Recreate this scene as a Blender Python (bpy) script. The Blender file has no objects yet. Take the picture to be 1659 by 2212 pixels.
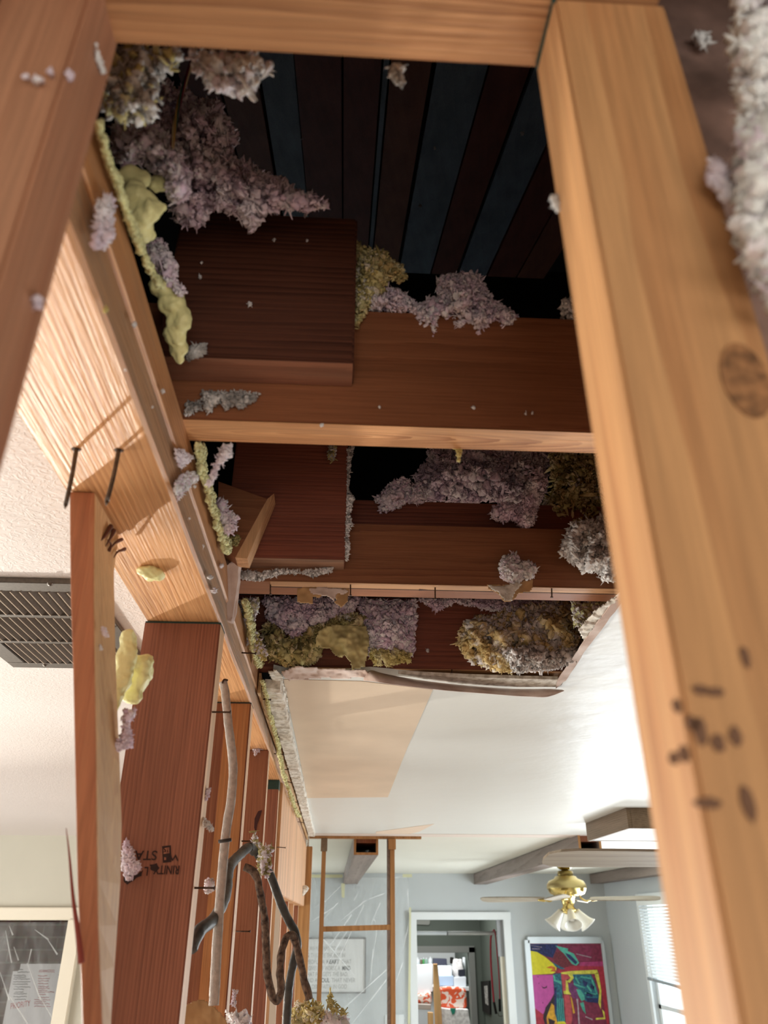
import bpy, bmesh, math, random
import numpy as np
from mathutils import Vector, Matrix, noise
random.seed(7); np.random.seed(7)
SC = bpy.context.scene
COL = SC.collection

# ------------------------------------------------------------------ camera
F = 1661.0
TH = math.atan(882 / 1661.0)                      # pitched up about 28 degrees
PS = math.atan(108 / (1661 / math.cos(TH)))       # looks slightly right of +Y
CZ = 2.03                                         # camera held high under the ceiling
fwd = Vector((math.sin(PS) * math.cos(TH), math.cos(PS) * math.cos(TH), math.sin(TH)))
rgt = Vector((math.cos(PS), -math.sin(PS), 0))
upv = rgt.cross(fwd)
CAM = Vector((0, 0, CZ))
cd = bpy.data.cameras.new('camera'); cam = bpy.data.objects.new('camera', cd); COL.objects.link(cam)
M = Matrix((rgt, upv, -fwd)).transposed().to_4x4(); M.translation = CAM
cam.matrix_world = M
cd.sensor_fit = 'HORIZONTAL'; cd.sensor_width = 36; cd.lens = 36 * F / 1659
cd.clip_start = 0.01
cd.dof.use_dof = True; cd.dof.focus_distance = 1.4; cd.dof.aperture_fstop = 11
SC.camera = cam

# ------------------------------------------------------------------ world, lights, exposure
SC.view_settings.view_transform = 'Standard'; SC.view_settings.look = 'None'
SC.view_settings.exposure = 0.40; SC.view_settings.gamma = 1
SC.view_settings.use_curve_mapping = False
w = bpy.data.worlds.new('world'); SC.world = w; w.use_nodes = True
w.node_tree.nodes['Background'].inputs[0].default_value = (0.82, 0.92, 1.0, 1)
w.node_tree.nodes['Background'].inputs[1].default_value = 3.0

def area(name, loc, target, sx, sy, power, color):
    l = bpy.data.lights.new(name, 'AREA'); l.shape = 'RECTANGLE'; l.size = sx; l.size_y = sy
    l.energy = power; l.color = color
    o = bpy.data.objects.new(name, l); COL.objects.link(o)
    o.location = loc
    o.rotation_euler = (Vector(target) - Vector(loc)).to_track_quat('-Z', 'Y').to_euler()
    return o
area('window_light_right', (2.55, 6.4, 1.55), (0, 5.5, 1.6), 1.8, 1.1, 62, (0.90, 0.96, 1.0))
area('added_light_right_near', (2.55, 3.3, 0.95), (0.2, 1.6, 2.3), 2.2, 1.2, 58, (0.95, 0.98, 1.0))  # unseen area lamp, added to brighten the undersides of the joists
area('added_light_back', (0.7, -2.6, 0.9), (0.2, 0.8, 2.3), 3.0, 1.2, 36, (1.0, 0.97, 0.92))  # unseen area lamp added behind the camera as frontal fill
area('added_light_kitchen', (-3.3, 2.0, 1.2), (-1.0, 2.0, 2.3), 2.6, 1.4, 66, (1.0, 0.98, 0.94))  # unseen area lamp added to brighten the kitchen ceiling
lw = area('added_light_low', (-2.75, 3.68, 1.22), (-0.2, 0.55, 2.36), 0.10, 0.10, 5.6, (1.0, 0.95, 0.84))  # unseen small lamp, added so the nails throw shadows on the plate
lw.data.spread = math.radians(40)
area('utility_room_fill', (1.0, 10.95, 2.35), (1.05, 11.5, 1.4), 0.6, 0.4, 26, (1, 1, 1))  # unseen area lamp added to brighten the utility room items
area('hall_fill', (1.0, 9.6, 2.38), (1.0, 9.6, 1.2), 0.9, 0.9, 14, (1, 1, 0.97))  # unseen area lamp added to lift the dark hall

# ------------------------------------------------------------------ helpers
def lin(c):
    c = c / 255.0
    return c / 12.92 if c <= 0.04045 else ((c + 0.055) / 1.055) ** 2.4
def RGB(r, g, b): return (lin(r), lin(g), lin(b), 1)

def ray(px, py): return fwd + rgt * ((px - 829.5) / F) - upv * ((py - 1106) / F)
def P(px, py, X=None, Y=None, Z=None):
    """point of the place seen at a pixel, on a wall (X or Y) or level (Z)"""
    d = ray(px, py)
    t = X / d.x if X is not None else Y / d.y if Y is not None else (Z - CZ) / d.z
    return CAM + d * t
def px_per_m(p):
    return F / ((Vector(p) - CAM).dot(fwd))

def tag(o, label=None, cat=None, group=None, kind=None):
    if label: o['label'] = label
    if cat: o['category'] = cat
    if group: o['group'] = group
    if kind: o['kind'] = kind
    return o
def empty(name, loc, label, cat, group=None):
    o = bpy.data.objects.new(name, None); COL.objects.link(o); o.location = loc
    o.empty_display_size = 0.05
    return tag(o, label, cat, group)
def link(o, parent=None):
    COL.objects.link(o)
    if parent:
        o.parent = parent
        o.matrix_parent_inverse = Matrix.Translation(-Vector(parent.location)) if parent.parent is None else Matrix.Identity(4)
        if parent.parent is not None and parent.type == 'MESH':
            o.matrix_parent_inverse = Matrix.Identity(4)
    return o
def mk(name, verts, faces, mats, parent=None, smooth=False, fm=None):
    me = bpy.data.meshes.new(name); me.from_pydata([tuple(v) for v in verts], [], faces)
    for m in (mats if isinstance(mats, (list, tuple)) else [mats]): me.materials.append(m)
    if fm: me.polygons.foreach_set('material_index', fm)
    if smooth: me.polygons.foreach_set('use_smooth', [True] * len(me.polygons))
    me.update()
    return link(bpy.data.objects.new(name, me), parent)
def from_bm(name, bm, mats, parent=None, smooth=False):
    me = bpy.data.meshes.new(name); bmesh.ops.recalc_face_normals(bm, faces=bm.faces); bm.to_mesh(me); bm.free()
    for m in (mats if isinstance(mats, (list, tuple)) else [mats]): me.materials.append(m)
    if smooth: me.polygons.foreach_set('use_smooth', [True] * len(me.polygons))
    return link(bpy.data.objects.new(name, me), parent)
def bm_box(bm, x0, x1, y0, y1, z0, z1, bev=0.0, mi=0):
    v = [bm.verts.new(c) for c in ((x0,y0,z0),(x1,y0,z0),(x1,y1,z0),(x0,y1,z0),(x0,y0,z1),(x1,y0,z1),(x1,y1,z1),(x0,y1,z1))]
    fs = [bm.faces.new([v[i] for i in f]) for f in ((3,2,1,0),(4,5,6,7),(0,1,5,4),(1,2,6,5),(2,3,7,6),(3,0,4,7))]
    for f in fs: f.material_index = mi
    if bev:
        es = set(e for f in fs for e in f.edges)
        bmesh.ops.bevel(bm, geom=list(es), offset=bev, segments=2, affect='EDGES', clamp_overlap=True)
def box(name, x0, x1, y0, y1, z0, z1, mat, parent=None, bev=0.0):
    bm = bmesh.new(); bm_box(bm, x0, x1, y0, y1, z0, z1, bev)
    return from_bm(name, bm, mat, parent)
def hexa(name, c8, mat, parent=None, bev=0.0):
    """c8: four bottom corners then four top corners, same turn"""
    bm = bmesh.new(); v = [bm.verts.new(c) for c in c8]
    for f in ((3,2,1,0),(4,5,6,7),(0,1,5,4),(1,2,6,5),(2,3,7,6),(3,0,4,7)): bm.faces.new([v[i] for i in f])
    if bev: bmesh.ops.bevel(bm, geom=list(bm.edges), offset=bev, segments=2, affect='EDGES', clamp_overlap=True)
    return from_bm(name, bm, mat, parent)
def slab(name, pts, ext, mat, parent=None, jag=0.0, sub=0, bev=0):
    """outline of 3D points given a thickness vector"""
    if sub:
        q = []
        for i, a in enumerate(pts):
            b = pts[(i + 1) % len(pts)]
            for k in range(sub):
                p = a.lerp(b, k / sub)
                if jag: p = p + Vector([random.uniform(-jag, jag) * (0 if abs(Vector(ext).normalized()[j]) > .5 else 1) for j in range(3)])
                q.append(p)
        pts = q
    bm = bmesh.new(); e = Vector(ext); n = len(pts)
    a = [bm.verts.new(p) for p in pts]; b = [bm.verts.new(p + e) for p in pts]
    bm.faces.new(a); bm.faces.new(b[::-1])
    for i in range(n): bm.faces.new((a[i], a[(i + 1) % n], b[(i + 1) % n], b[i]))
    return from_bm(name, bm, mat, parent)
def pxslab(name, pix, ext, mat, parent=None, jag=0.0, sub=0, **pl):
    return slab(name, [P(x, y, **pl) for x, y in pix], ext, mat, parent, jag, sub)
def smooth_path(pts, n=8):
    out = []
    for i in range(len(pts) - 1):
        p0 = pts[max(i - 1, 0)]; p1 = pts[i]; p2 = pts[i + 1]; p3 = pts[min(i + 2, len(pts) - 1)]
        for k in range(n):
            t = k / n
            out.append(0.5 * ((2 * p1) + (-p0 + p2) * t + (2 * p0 - 5 * p1 + 4 * p2 - p3) * t * t + (-p0 + 3 * p1 - 3 * p2 + p3) * t ** 3))
    out.append(pts[-1]); return out
def tube(name, pts, r, mat, parent=None, seg=10, n=8, wob=0.0, taper=None, flat=1.0):
    path = smooth_path([Vector(p) for p in pts], n) if n > 1 else [Vector(p) for p in pts]
    vs, fs = [], []; up = Vector((0.3, 0.9, 0.2)).normalized()
    L = len(path)
    for i, p in enumerate(path):
        d = (path[min(i + 1, L - 1)] - path[max(i - 1, 0)]).normalized()
        a = d.cross(up).normalized(); b = d.cross(a).normalized()
        rr = r if taper is None else r * (taper[0] + (taper[1] - taper[0]) * i / (L - 1))
        for k in range(seg):
            t = 2 * math.pi * k / seg
            q = rr * (1 + wob * noise.noise(p * 90 + Vector((k, 0, 0))))
            vs.append(p + a * math.cos(t) * q + b * math.sin(t) * q * flat)
    for i in range(L - 1):
        for k in range(seg):
            fs.append((i * seg + k, i * seg + (k + 1) % seg, (i + 1) * seg + (k + 1) % seg, (i + 1) * seg + k))
    fs.append(tuple(range(seg))[::-1]); fs.append(tuple((L - 1) * seg + k for k in range(seg)))
    return mk(name, vs, fs, mat, parent, True)
def lathe(name, prof, centre, mat, parent=None, seg=32, rot=None):
    vs, fs = [], []
    for r, z in prof:
        for k in range(seg):
            t = 2 * math.pi * k / seg; v = Vector((r * math.cos(t), r * math.sin(t), z))
            if rot: v = rot @ v
            vs.append(v + Vector(centre))
    for i in range(len(prof) - 1):
        for k in range(seg):
            fs.append((i * seg + k, i * seg + (k + 1) % seg, (i + 1) * seg + (k + 1) % seg, (i + 1) * seg + k))
    return mk(name, vs, fs, mat, parent, True)
def text_mesh(name, s, size, loc, rot, mat, parent=None, spacing=1.0, bold=0.0, sx=1.0):
    cu = bpy.data.curves.new('lettering', 'FONT'); cu.body = s; cu.size = size; cu.extrude = 0.0002
    cu.space_character = spacing; cu.offset = bold; cu.align_x = 'LEFT'
    to = bpy.data.objects.new('lettering', cu); COL.objects.link(to)
    dg = bpy.context.evaluated_depsgraph_get(); dg.update()
    me = bpy.data.meshes.new_from_object(to.evaluated_get(dg))
    bpy.data.objects.remove(to); bpy.data.curves.remove(cu)
    me.transform(Matrix.Translation(Vector(loc)) @ rot.to_4x4() @ Matrix.Diagonal((sx, 1, 1, 1)))
    me.materials.clear(); me.materials.append(mat); me.name = name
    return link(bpy.data.objects.new(name, me), parent)

# ------------------------------------------------------------------ materials
def nt(name):
    m = bpy.data.materials.new(name); m.use_nodes = True; t = m.node_tree
    b = t.nodes['Principled BSDF']; return m, t, b
def N(t, typ, **kw):
    n = t.nodes.new(typ)
    for k, v in kw.items():
        if k in n.inputs.keys() if isinstance(k, str) else False: n.inputs[k].default_value = v
        else: setattr(n, k, v)
    return n
def plain(name, c, rough=0.6, metal=0.0, spec=0.4, noise_s=0, noise_a=0.12, bump=0.0, bs=200, bd=0.002, coat=0):
    m, t, b = nt(name)
    b.inputs['Roughness'].default_value = rough; b.inputs['Metallic'].default_value = metal
    b.inputs['Specular IOR Level'].default_value = spec; b.inputs['Base Color'].default_value = c
    tc = N(t, 'ShaderNodeTexCoord')
    if noise_s:
        n = N(t, 'ShaderNodeTexNoise'); n.inputs['Scale'].default_value = noise_s; n.inputs['Detail'].default_value = 6
        t.links.new(tc.outputs['Object'], n.inputs['Vector'])
        r = N(t, 'ShaderNodeValToRGB'); r.color_ramp.elements[0].position = 0.3; r.color_ramp.elements[1].position = 0.7
        r.color_ramp.elements[0].color = (c[0] * (1 - noise_a * 2), c[1] * (1 - noise_a * 2), c[2] * (1 - noise_a * 2), 1)
        r.color_ramp.elements[1].color = (min(1, c[0] * (1 + noise_a)), min(1, c[1] * (1 + noise_a)), min(1, c[2] * (1 + noise_a)), 1)
        t.links.new(n.outputs['Fac'], r.inputs[0]); t.links.new(r.outputs[0], b.inputs['Base Color'])
    if bump:
        n = N(t, 'ShaderNodeTexNoise'); n.inputs['Scale'].default_value = bs; n.inputs['Detail'].default_value = 4
        t.links.new(tc.outputs['Object'], n.inputs['Vector'])
        bu = N(t, 'ShaderNodeBump'); bu.inputs['Strength'].default_value = bump; bu.inputs['Distance'].default_value = bd
        t.links.new(n.outputs['Fac'], bu.inputs['Height']); t.links.new(bu.outputs[0], b.inputs['Normal'])
    return m
AX = {'X': 0, 'Y': 1, 'Z': 2}
def wood(name, ca, cb, axis='X', ring=0.007, centre=(0, 0, 0), tilt=(0, 0, 0), rough=0.55, bump=0.35, dist=1.2, contrast=1.0, knots=False, grime=0.0):
    """sawn lumber: ca ground colour, cb grain line colour"""
    m, t, b = nt(name)
    b.inputs['Roughness'].default_value = rough; b.inputs['Specular IOR Level'].default_value = 0.35
    tc = N(t, 'ShaderNodeTexCoord')
    mp = N(t, 'ShaderNodeMapping'); mp.vector_type = 'POINT'
    mp.inputs['Location'].default_value = [-c for c in centre]
    t.links.new(tc.outputs['Object'], mp.inputs['Vector'])
    m2 = N(t, 'ShaderNodeMapping'); m2.inputs['Rotation'].default_value = tilt
    s = [1, 1, 1]; s[AX[axis]] = 0.09; m2.inputs['Scale'].default_value = s
    t.links.new(mp.outputs[0], m2.inputs['Vector'])
    # slow warping of the rings
    wn = N(t, 'ShaderNodeTexNoise'); wn.inputs['Scale'].default_value = 14; wn.inputs['Detail'].default_value = 2
    t.links.new(m2.outputs[0], wn.inputs['Vector'])
    vm = N(t, 'ShaderNodeVectorMath'); vm.operation = 'MULTIPLY_ADD'
    vm.inputs[1].default_value = (0.012 * dist,) * 3
    t.links.new(wn.outputs['Color'], vm.inputs[0]); t.links.new(m2.outputs[0], vm.inputs[2])
    wv = N(t, 'ShaderNodeTexWave'); wv.wave_type = 'RINGS'; wv.rings_direction = axis; wv.wave_profile = 'SAW'
    wv.inputs['Scale'].default_value = 0.314 / ring; wv.inputs['Distortion'].default_value = 1.6
    wv.inputs['Detail'].default_value = 2; wv.inputs['Detail Scale'].default_value = 3
    t.links.new(vm.outputs[0], wv.inputs['Vector'])
    m3 = N(t, 'ShaderNodeMapping'); s = [1, 1, 1]; s[AX[axis]] = 0.03; m3.inputs['Scale'].default_value = s
    t.links.new(tc.outputs['Object'], m3.inputs['Vector'])
    fn = N(t, 'ShaderNodeTexNoise'); fn.inputs['Scale'].default_value = 420; fn.inputs['Detail'].default_value = 4
    t.links.new(m3.outputs[0], fn.inputs['Vector'])
    ln = N(t, 'ShaderNodeTexNoise'); ln.inputs['Scale'].default_value = 16; ln.inputs['Detail'].default_value = 3
    t.links.new(m3.outputs[0], ln.inputs['Vector'])
    r = N(t, 'ShaderNodeValToRGB'); e = r.color_ramp.elements
    e[0].position = 0.1; e[0].color = (0, 0, 0, 1); e[1].position = 1.0; e[1].color = (contrast,) * 3 + (1,)
    t.links.new(wv.outputs['Fac'], r.inputs[0])
    mx = N(t, 'ShaderNodeMixRGB'); mx.inputs[1].default_value = ca; mx.inputs[2].default_value = cb
    cn = N(t, 'ShaderNodeTexNoise'); cn.inputs['Scale'].default_value = 45; cn.inputs['Detail'].default_value = 3
    t.links.new(m2.outputs[0], cn.inputs['Vector'])
    cr = N(t, 'ShaderNodeMapRange'); cr.inputs['From Min'].default_value = 0.35; cr.inputs['From Max'].default_value = 0.65; cr.inputs['To Min'].default_value = 0.15
    t.links.new(cn.outputs['Fac'], cr.inputs['Value'])
    cm = N(t, 'ShaderNodeMath'); cm.operation = 'MULTIPLY'; t.links.new(r.outputs[0], cm.inputs[0]); t.links.new(cr.outputs[0], cm.inputs[1])
    t.links.new(cm.outputs[0], mx.inputs[0])
    def mul(src, fac, lo, hi):
        rr = N(t, 'ShaderNodeMapRange'); rr.inputs['From Min'].default_value = 0.3; rr.inputs['From Max'].default_value = 0.7
        rr.inputs['To Min'].default_value = lo; rr.inputs['To Max'].default_value = hi
        t.links.new(fac, rr.inputs['Value'])
        mm = N(t, 'ShaderNodeVectorMath'); mm.operation = 'SCALE'
        t.links.new(src, mm.inputs[0]); t.links.new(rr.outputs[0], mm.inputs['Scale']); return mm.outputs[0]
    o = mul(mx.outputs[0], fn.outputs['Fac'], 0.86, 1.12)
    o = mul(o, ln.outputs['Fac'], 0.8, 1.15)
    if grime:
        gn = N(t, 'ShaderNodeTexNoise'); gn.inputs['Scale'].default_value = 35; gn.inputs['Detail'].default_value = 8
        gn.inputs['Roughness'].default_value = 0.7
        t.links.new(m2.outputs[0], gn.inputs['Vector'])
        gr = N(t, 'ShaderNodeMapRange'); gr.inputs['From Min'].default_value = 0.45; gr.inputs['From Max'].default_value = 0.62
        gr.inputs['To Max'].default_value = grime
        t.links.new(gn.outputs['Fac'], gr.inputs['Value'])
        gm = N(t, 'ShaderNodeMixRGB'); gm.inputs[2].default_value = RGB(120, 105, 90)
        t.links.new(gr.outputs[0], gm.inputs[0]); t.links.new(o, gm.inputs[1]); o = gm.outputs[0]
    if knots:
        vo = N(t, 'ShaderNodeTexVoronoi'); vo.inputs['Scale'].default_value = 9
        m4 = N(t, 'ShaderNodeMapping'); s = [1, 1, 1]; s[AX[axis]] = 0.4; m4.inputs['Scale'].default_value = s
        t.links.new(tc.outputs['Object'], m4.inputs['Vector']); t.links.new(m4.outputs[0], vo.inputs['Vector'])
        kr = N(t, 'ShaderNodeMapRange'); kr.inputs['From Min'].default_value = 0.04; kr.inputs['From Max'].default_value = 0.1
        kr.inputs['To Min'].default_value = 0.75; kr.inputs['To Max'].default_value = 0
        t.links.new(vo.outputs['Distance'], kr.inputs['Value'])
        km = N(t, 'ShaderNodeMixRGB'); km.inputs[2].default_value = RGB(70, 32, 20)
        t.links.new(kr.outputs[0], km.inputs[0]); t.links.new(o, km.inputs[1]); o = km.outputs[0]
    t.links.new(o, b.inputs['Base Color'])
    ad = N(t, 'ShaderNodeMath'); ad.operation = 'MULTIPLY_ADD'; ad.inputs[1].default_value = 0.6
    t.links.new(wv.outputs['Fac'], ad.inputs[0]); t.links.new(fn.outputs['Fac'], ad.inputs[2])
    bu = N(t, 'ShaderNodeBump'); bu.inputs['Strength'].default_value = bump; bu.inputs['Distance'].default_value = 0.0012
    t.links.new(ad.outputs[0], bu.inputs['Height']); t.links.new(bu.outputs[0], b.inputs['Normal'])
    return m
def blend(name, cols, scale=40, rough=0.95, spec=0.1, sheen=0.3, bump=0.4, bs=500, contrast=0.12, trans=0.0):
    """fibre: several colours mottled by position"""
    m, t, b = nt(name)
    b.inputs['Roughness'].default_value = rough; b.inputs['Specular IOR Level'].default_value = spec
    tc = N(t, 'ShaderNodeTexCoord')
    n = N(t, 'ShaderNodeTexNoise'); n.inputs['Scale'].default_value = scale; n.inputs['Detail'].default_value = 5
    t.links.new(tc.outputs['Object'], n.inputs['Vector'])
    r = N(t, 'ShaderNodeValToRGB'); e = r.color_ramp.elements
    k = len(cols)
    for i, c in enumerate(cols):
        pos = 0.5 - contrast + 2 * contrast * i / (k - 1)
        el = e[i] if i < 2 else e.new(pos)
        el.position = pos; el.color = c
    t.links.new(n.outputs['Fac'], r.inputs[0]); t.links.new(r.outputs[0], b.inputs['Base Color'])
    n2 = N(t, 'ShaderNodeTexNoise'); n2.inputs['Scale'].default_value = bs; n2.inputs['Detail'].default_value = 5
    t.links.new(tc.outputs['Object'], n2.inputs['Vector'])
    bu = N(t, 'ShaderNodeBump'); bu.inputs['Strength'].default_value = bump; bu.inputs['Distance'].default_value = 0.002
    t.links.new(n2.outputs['Fac'], bu.inputs['Height']); t.links.new(bu.outputs[0], b.inputs['Normal'])
    return m
def translucent(name, c, alpha, rough=0.3):
    m, t, b = nt(name)
    b.inputs['Base Color'].default_value = c; b.inputs['Roughness'].default_value = rough
    tc = N(t, 'ShaderNodeTexCoord'); n = N(t, 'ShaderNodeTexNoise'); n.inputs['Scale'].default_value = 2.5
    n.inputs['Detail'].default_value = 4; n.inputs['Distortion'].default_value = 1.5
    mp = N(t, 'ShaderNodeMapping'); mp.inputs['Scale'].default_value = (3, 1, 0.6); mp.inputs['Rotation'].default_value = (0, 0.7, 0)
    t.links.new(tc.outputs['Object'], mp.inputs['Vector']); t.links.new(mp.outputs[0], n.inputs['Vector'])
    r = N(t, 'ShaderNodeMapRange'); r.inputs['From Min'].default_value = 0.35; r.inputs['From Max'].default_value = 0.7
    r.inputs['To Min'].default_value = alpha * 0.6; r.inputs['To Max'].default_value = alpha * 1.5
    t.links.new(n.outputs['Fac'], r.inputs['Value']); t.links.new(r.outputs[0], b.inputs['Alpha'])
    return m

# lumber
W_J1 = wood('lumber_near_joist', RGB(186, 134, 92), RGB(140, 90, 56), 'X', 0.006, (0.0, 0.215, 2.462), (0, 0.9, 0), dist=3.5, bump=1.0)
W_JO = wood('lumber_joist_orange', RGB(148, 94, 62), RGB(124, 74, 46), 'X', 0.004, (0.02, 1.2, 2.447), (0, 0.1, 0), dist=1.0, contrast=.7)  # joist face darkened for shade; its lit underside is coloured separately
W_JE = wood('lumber_joist_lit_underside', RGB(224, 168, 116), RGB(170, 106, 62), 'X', 0.0030, (0.03, 0.622, 2.455), (0, 1.0, 0), dist=0.8)  # paler wood colour carrying the light on the joist underside
W_J3 = wood('lumber_joist_brown', RGB(152, 100, 68), RGB(130, 80, 54), 'X', 0.004, (0.1, 1.4, 2.6), (0, 0.01, 0.01))
W_RED = wood('lumber_redwood', RGB(140, 80, 60), RGB(104, 54, 42), 'X', 0.0045, (0, 0.5, 2.1), (0, 0.01, 0), bump=0.5)
W_DK = wood('lumber_dark_shaded', RGB(98, 58, 42), RGB(60, 32, 22), 'X', 0.007, (0, 0.5, 2.3), (0, 0.03, 0), dist=2, knots=True)  # board front darkened for shade; its underside strip is paler
W_PL = wood('lumber_plate', RGB(220, 164, 112), RGB(178, 114, 66), 'Y', 0.0056, (-0.9, 0, 2.36), (0, 0, 0), dist=0.5, bump=0.8, rough=0.45)
W_PU = wood('lumber_plate_weathered', RGB(188, 142, 102), RGB(150, 106, 72), 'Y', 0.004, (-0.15, 0, 2.0), (0, 0, 0), grime=0.65, bump=0.8)
W_ST = wood('lumber_stud_red', RGB(160, 100, 76), RGB(120, 70, 52), 'Z', 0.0040, (-0.6, 1.1, 0), (0.01, 0.006, 0), dist=1.2, bump=0.6)
W_S3 = wood('lumber_stud_mixed', RGB(166, 106, 76), RGB(140, 82, 56), 'Z', 0.006, (-0.56, 1.9, 0), (0.01, 0.01, 0), dist=2)
W_S1 = wood('lumber_stud_pale', RGB(202, 158, 110), RGB(188, 140, 94), 'Z', 0.006, (-0.35, 0.7, 0), (0, 0.01, 0), dist=2)
W_S1R = wood('lumber_stud_front_red', RGB(178, 118, 84), RGB(156, 94, 66), 'Z', 0.011, (-0.28, 0.7, 0), (0, 0.01, 0))
W_ED = wood('lumber_edge_pale', RGB(224, 180, 138), RGB(196, 148, 106), 'Z', 0.006, (0, 0, 0), grime=0.15)
W_NR = wood('lumber_near_stud', RGB(196, 146, 100), RGB(174, 120, 78), 'Z', 0.016, (0.2, 0.1, 0), (0.02, 0.03, 0), dist=2.5)
W_NL = wood('lumber_near_post', RGB(180, 128, 98), RGB(160, 106, 78), 'Z', 0.022, (-0.05, 0.1, 0), (0.02, -0.02, 0), dist=2.0)
W_HD = wood('lumber_header', RGB(216, 168, 124), RGB(180, 126, 86), 'Z', 0.009, (-0.1, 2.4, 1.9), (0.12, 0, 0), dist=3, bump=0.3)
W_FR = wood('varnished_pine', RGB(176, 130, 82), RGB(148, 102, 58), 'Z', 0.01, (0, 4, 0))
W_BM = wood('stained_beam', RGB(136, 122, 114), RGB(112, 98, 90), 'Y', 0.02, (0, 0, 2), bump=0.2)
W_BX = wood('walnut_laminate', RGB(132, 112, 90), RGB(98, 80, 58), 'Y', 0.008, (1.2, 0, 2.2), bump=0.2)
W_BOARD = {'red': wood('roof_board_red', RGB(132, 70, 52), RGB(114, 58, 44), 'Y', 0.03, (9, 0, 0), bump=.1, contrast=.5),
           'blue': wood('roof_board_blue_grey', RGB(134, 150, 160), RGB(116, 130, 142), 'Y', 0.03, (9, 0, 0), bump=.1, contrast=.5),
           'brown': wood('roof_board_brown', RGB(150, 92, 66), RGB(130, 76, 54), 'Y', 0.03, (9, 0, 0), bump=.1, contrast=.5)}
GREEN = plain('green_end_paint', RGB(40, 66, 60), 0.6, noise_s=60)
# fibre and foam
PINK = blend('pink_fibre', [RGB(224, 198, 216), RGB(240, 220, 232), RGB(248, 238, 243)], 35)
PINKW = blend('pale_pink_fibre', [RGB(224, 206, 216), RGB(240, 230, 234), RGB(250, 246, 246)], 30)
WHITE_F = blend('white_fibre', [RGB(214, 210, 208), RGB(236, 233, 231), RGB(250, 248, 246)], 30)
GREY_F = blend('grey_fibre', [RGB(140, 136, 132), RGB(188, 184, 180), RGB(222, 218, 214)], 60)
BROWN_F = blend('brown_fibre', [RGB(190, 164, 108), RGB(222, 200, 142), RGB(236, 222, 180), RGB(240, 234, 224)], 28, contrast=0.16)
OLIVE_F = blend('olive_fibre', [RGB(134, 122, 80), RGB(184, 172, 116), RGB(214, 204, 150)], 30, contrast=0.14)
MIXF = blend('brown_grey_fibre', [RGB(206, 178, 122), RGB(230, 208, 156), RGB(232, 224, 216), RGB(244, 240, 240)], 22, contrast=0.12)
YELF = blend('yellow_fibre', [RGB(196, 178, 112), RGB(226, 214, 152), RGB(240, 234, 194)], 40)
FOAM = plain('yellow_foam', RGB(240, 234, 168), 0.5, noise_s=40, noise_a=0.06, bump=0.3, bs=160, spec=0.5)
FOAM2 = plain('crumbly_yellow_foam', RGB(232, 230, 172), 0.8, noise_s=120, noise_a=0.2, bump=0.8, bs=260)
# drywall and setting
CEIL = plain('gloss_ceiling_paint', RGB(224, 225, 220), 0.42, noise_s=1.2, noise_a=0.015, bump=0.35, bs=7, bd=0.012, spec=0.35)
CEIL2 = plain('ceiling_paint', RGB(222, 220, 208), 0.5, noise_s=1.5, noise_a=0.02, bump=0.15, bs=8, bd=0.01)
PATCH = plain('tan_drywall_paper', RGB(220, 200, 176), 0.75, noise_s=5, noise_a=0.05, bump=0.1, bs=60)
PINKPATCH = plain('cream_patch', RGB(226, 206, 186), 0.7)
GYP = blend('gypsum_core', [RGB(196, 188, 176), RGB(228, 222, 210), RGB(242, 238, 230)], 80, bump=0.9, bs=180)
PAPER = blend('torn_drywall_paper', [RGB(196, 172, 160), RGB(216, 196, 186), RGB(228, 212, 204)], 14, bump=0.4, bs=90, contrast=0.1)
KRAFT = plain('kraft_paper', RGB(190, 150, 104), 0.8, noise_s=30, noise_a=0.12, bump=0.3, bs=90)
KRAFT_O = plain('olive_kraft_facing', RGB(204, 192, 136), 0.6, noise_s=25, noise_a=0.2, bump=0.4, bs=70)
TEXCEIL, _t, _b = nt('textured_ceiling')
_b.inputs['Base Color'].default_value = RGB(226, 218, 214); _b.inputs['Roughness'].default_value = 0.7
_tc = N(_t, 'ShaderNodeTexCoord'); _n = N(_t, 'ShaderNodeTexNoise'); _n.inputs['Scale'].default_value = 85; _n.inputs['Detail'].default_value = 3; _n.inputs['Distortion'].default_value = 2.0
_t.links.new(_tc.outputs['Object'], _n.inputs['Vector'])
_r = N(_t, 'ShaderNodeValToRGB'); _r.color_ramp.elements[0].position = 0.46; _r.color_ramp.elements[1].position = 0.58
_t.links.new(_n.outputs['Fac'], _r.inputs[0]); _bu = N(_t, 'ShaderNodeBump'); _bu.inputs['Strength'].default_value = 0.4; _bu.inputs['Distance'].default_value = 0.001
_t.links.new(_r.outputs[0], _bu.inputs['Height']); _t.links.new(_bu.outputs[0], _b.inputs['Normal'])
WALLG = plain('blue_grey_wall_paint', RGB(192, 197, 198), 0.6, noise_s=2, noise_a=0.02)
WALLC = plain('cream_wall_paint', RGB(206, 204, 190), 0.7, noise_s=3, noise_a=0.02)
TRIMW = plain('white_trim_paint', RGB(226, 230, 230), 0.4)
TRIMC = plain('cream_trim_paint', RGB(238, 232, 214), 0.45)
MAUVE = plain('drywall_back_paper', RGB(150, 118, 106), 0.9, noise_s=30, noise_a=0.25, bump=0.4, bs=60)
FLOORM = plain('floor_boards', RGB(214, 204, 190), 0.4, noise_s=3, noise_a=0.1)
HALLG = plain('dark_green_grey_paint', RGB(98, 106, 98), 0.7, noise_s=4, noise_a=0.03)
STEEL = plain('nail_steel', RGB(104, 96, 88), 0.4, 0.8, noise_s=200, noise_a=0.2)
RUST = plain('rusty_steel', RGB(88, 66, 52), 0.6, 0.6, noise_s=300, noise_a=0.3)
BRASS = plain('polished_brass', RGB(214, 190, 120), 0.16, 1.0)
DBRASS = plain('antique_brass', RGB(130, 112, 66), 0.3, 1.0)
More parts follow.
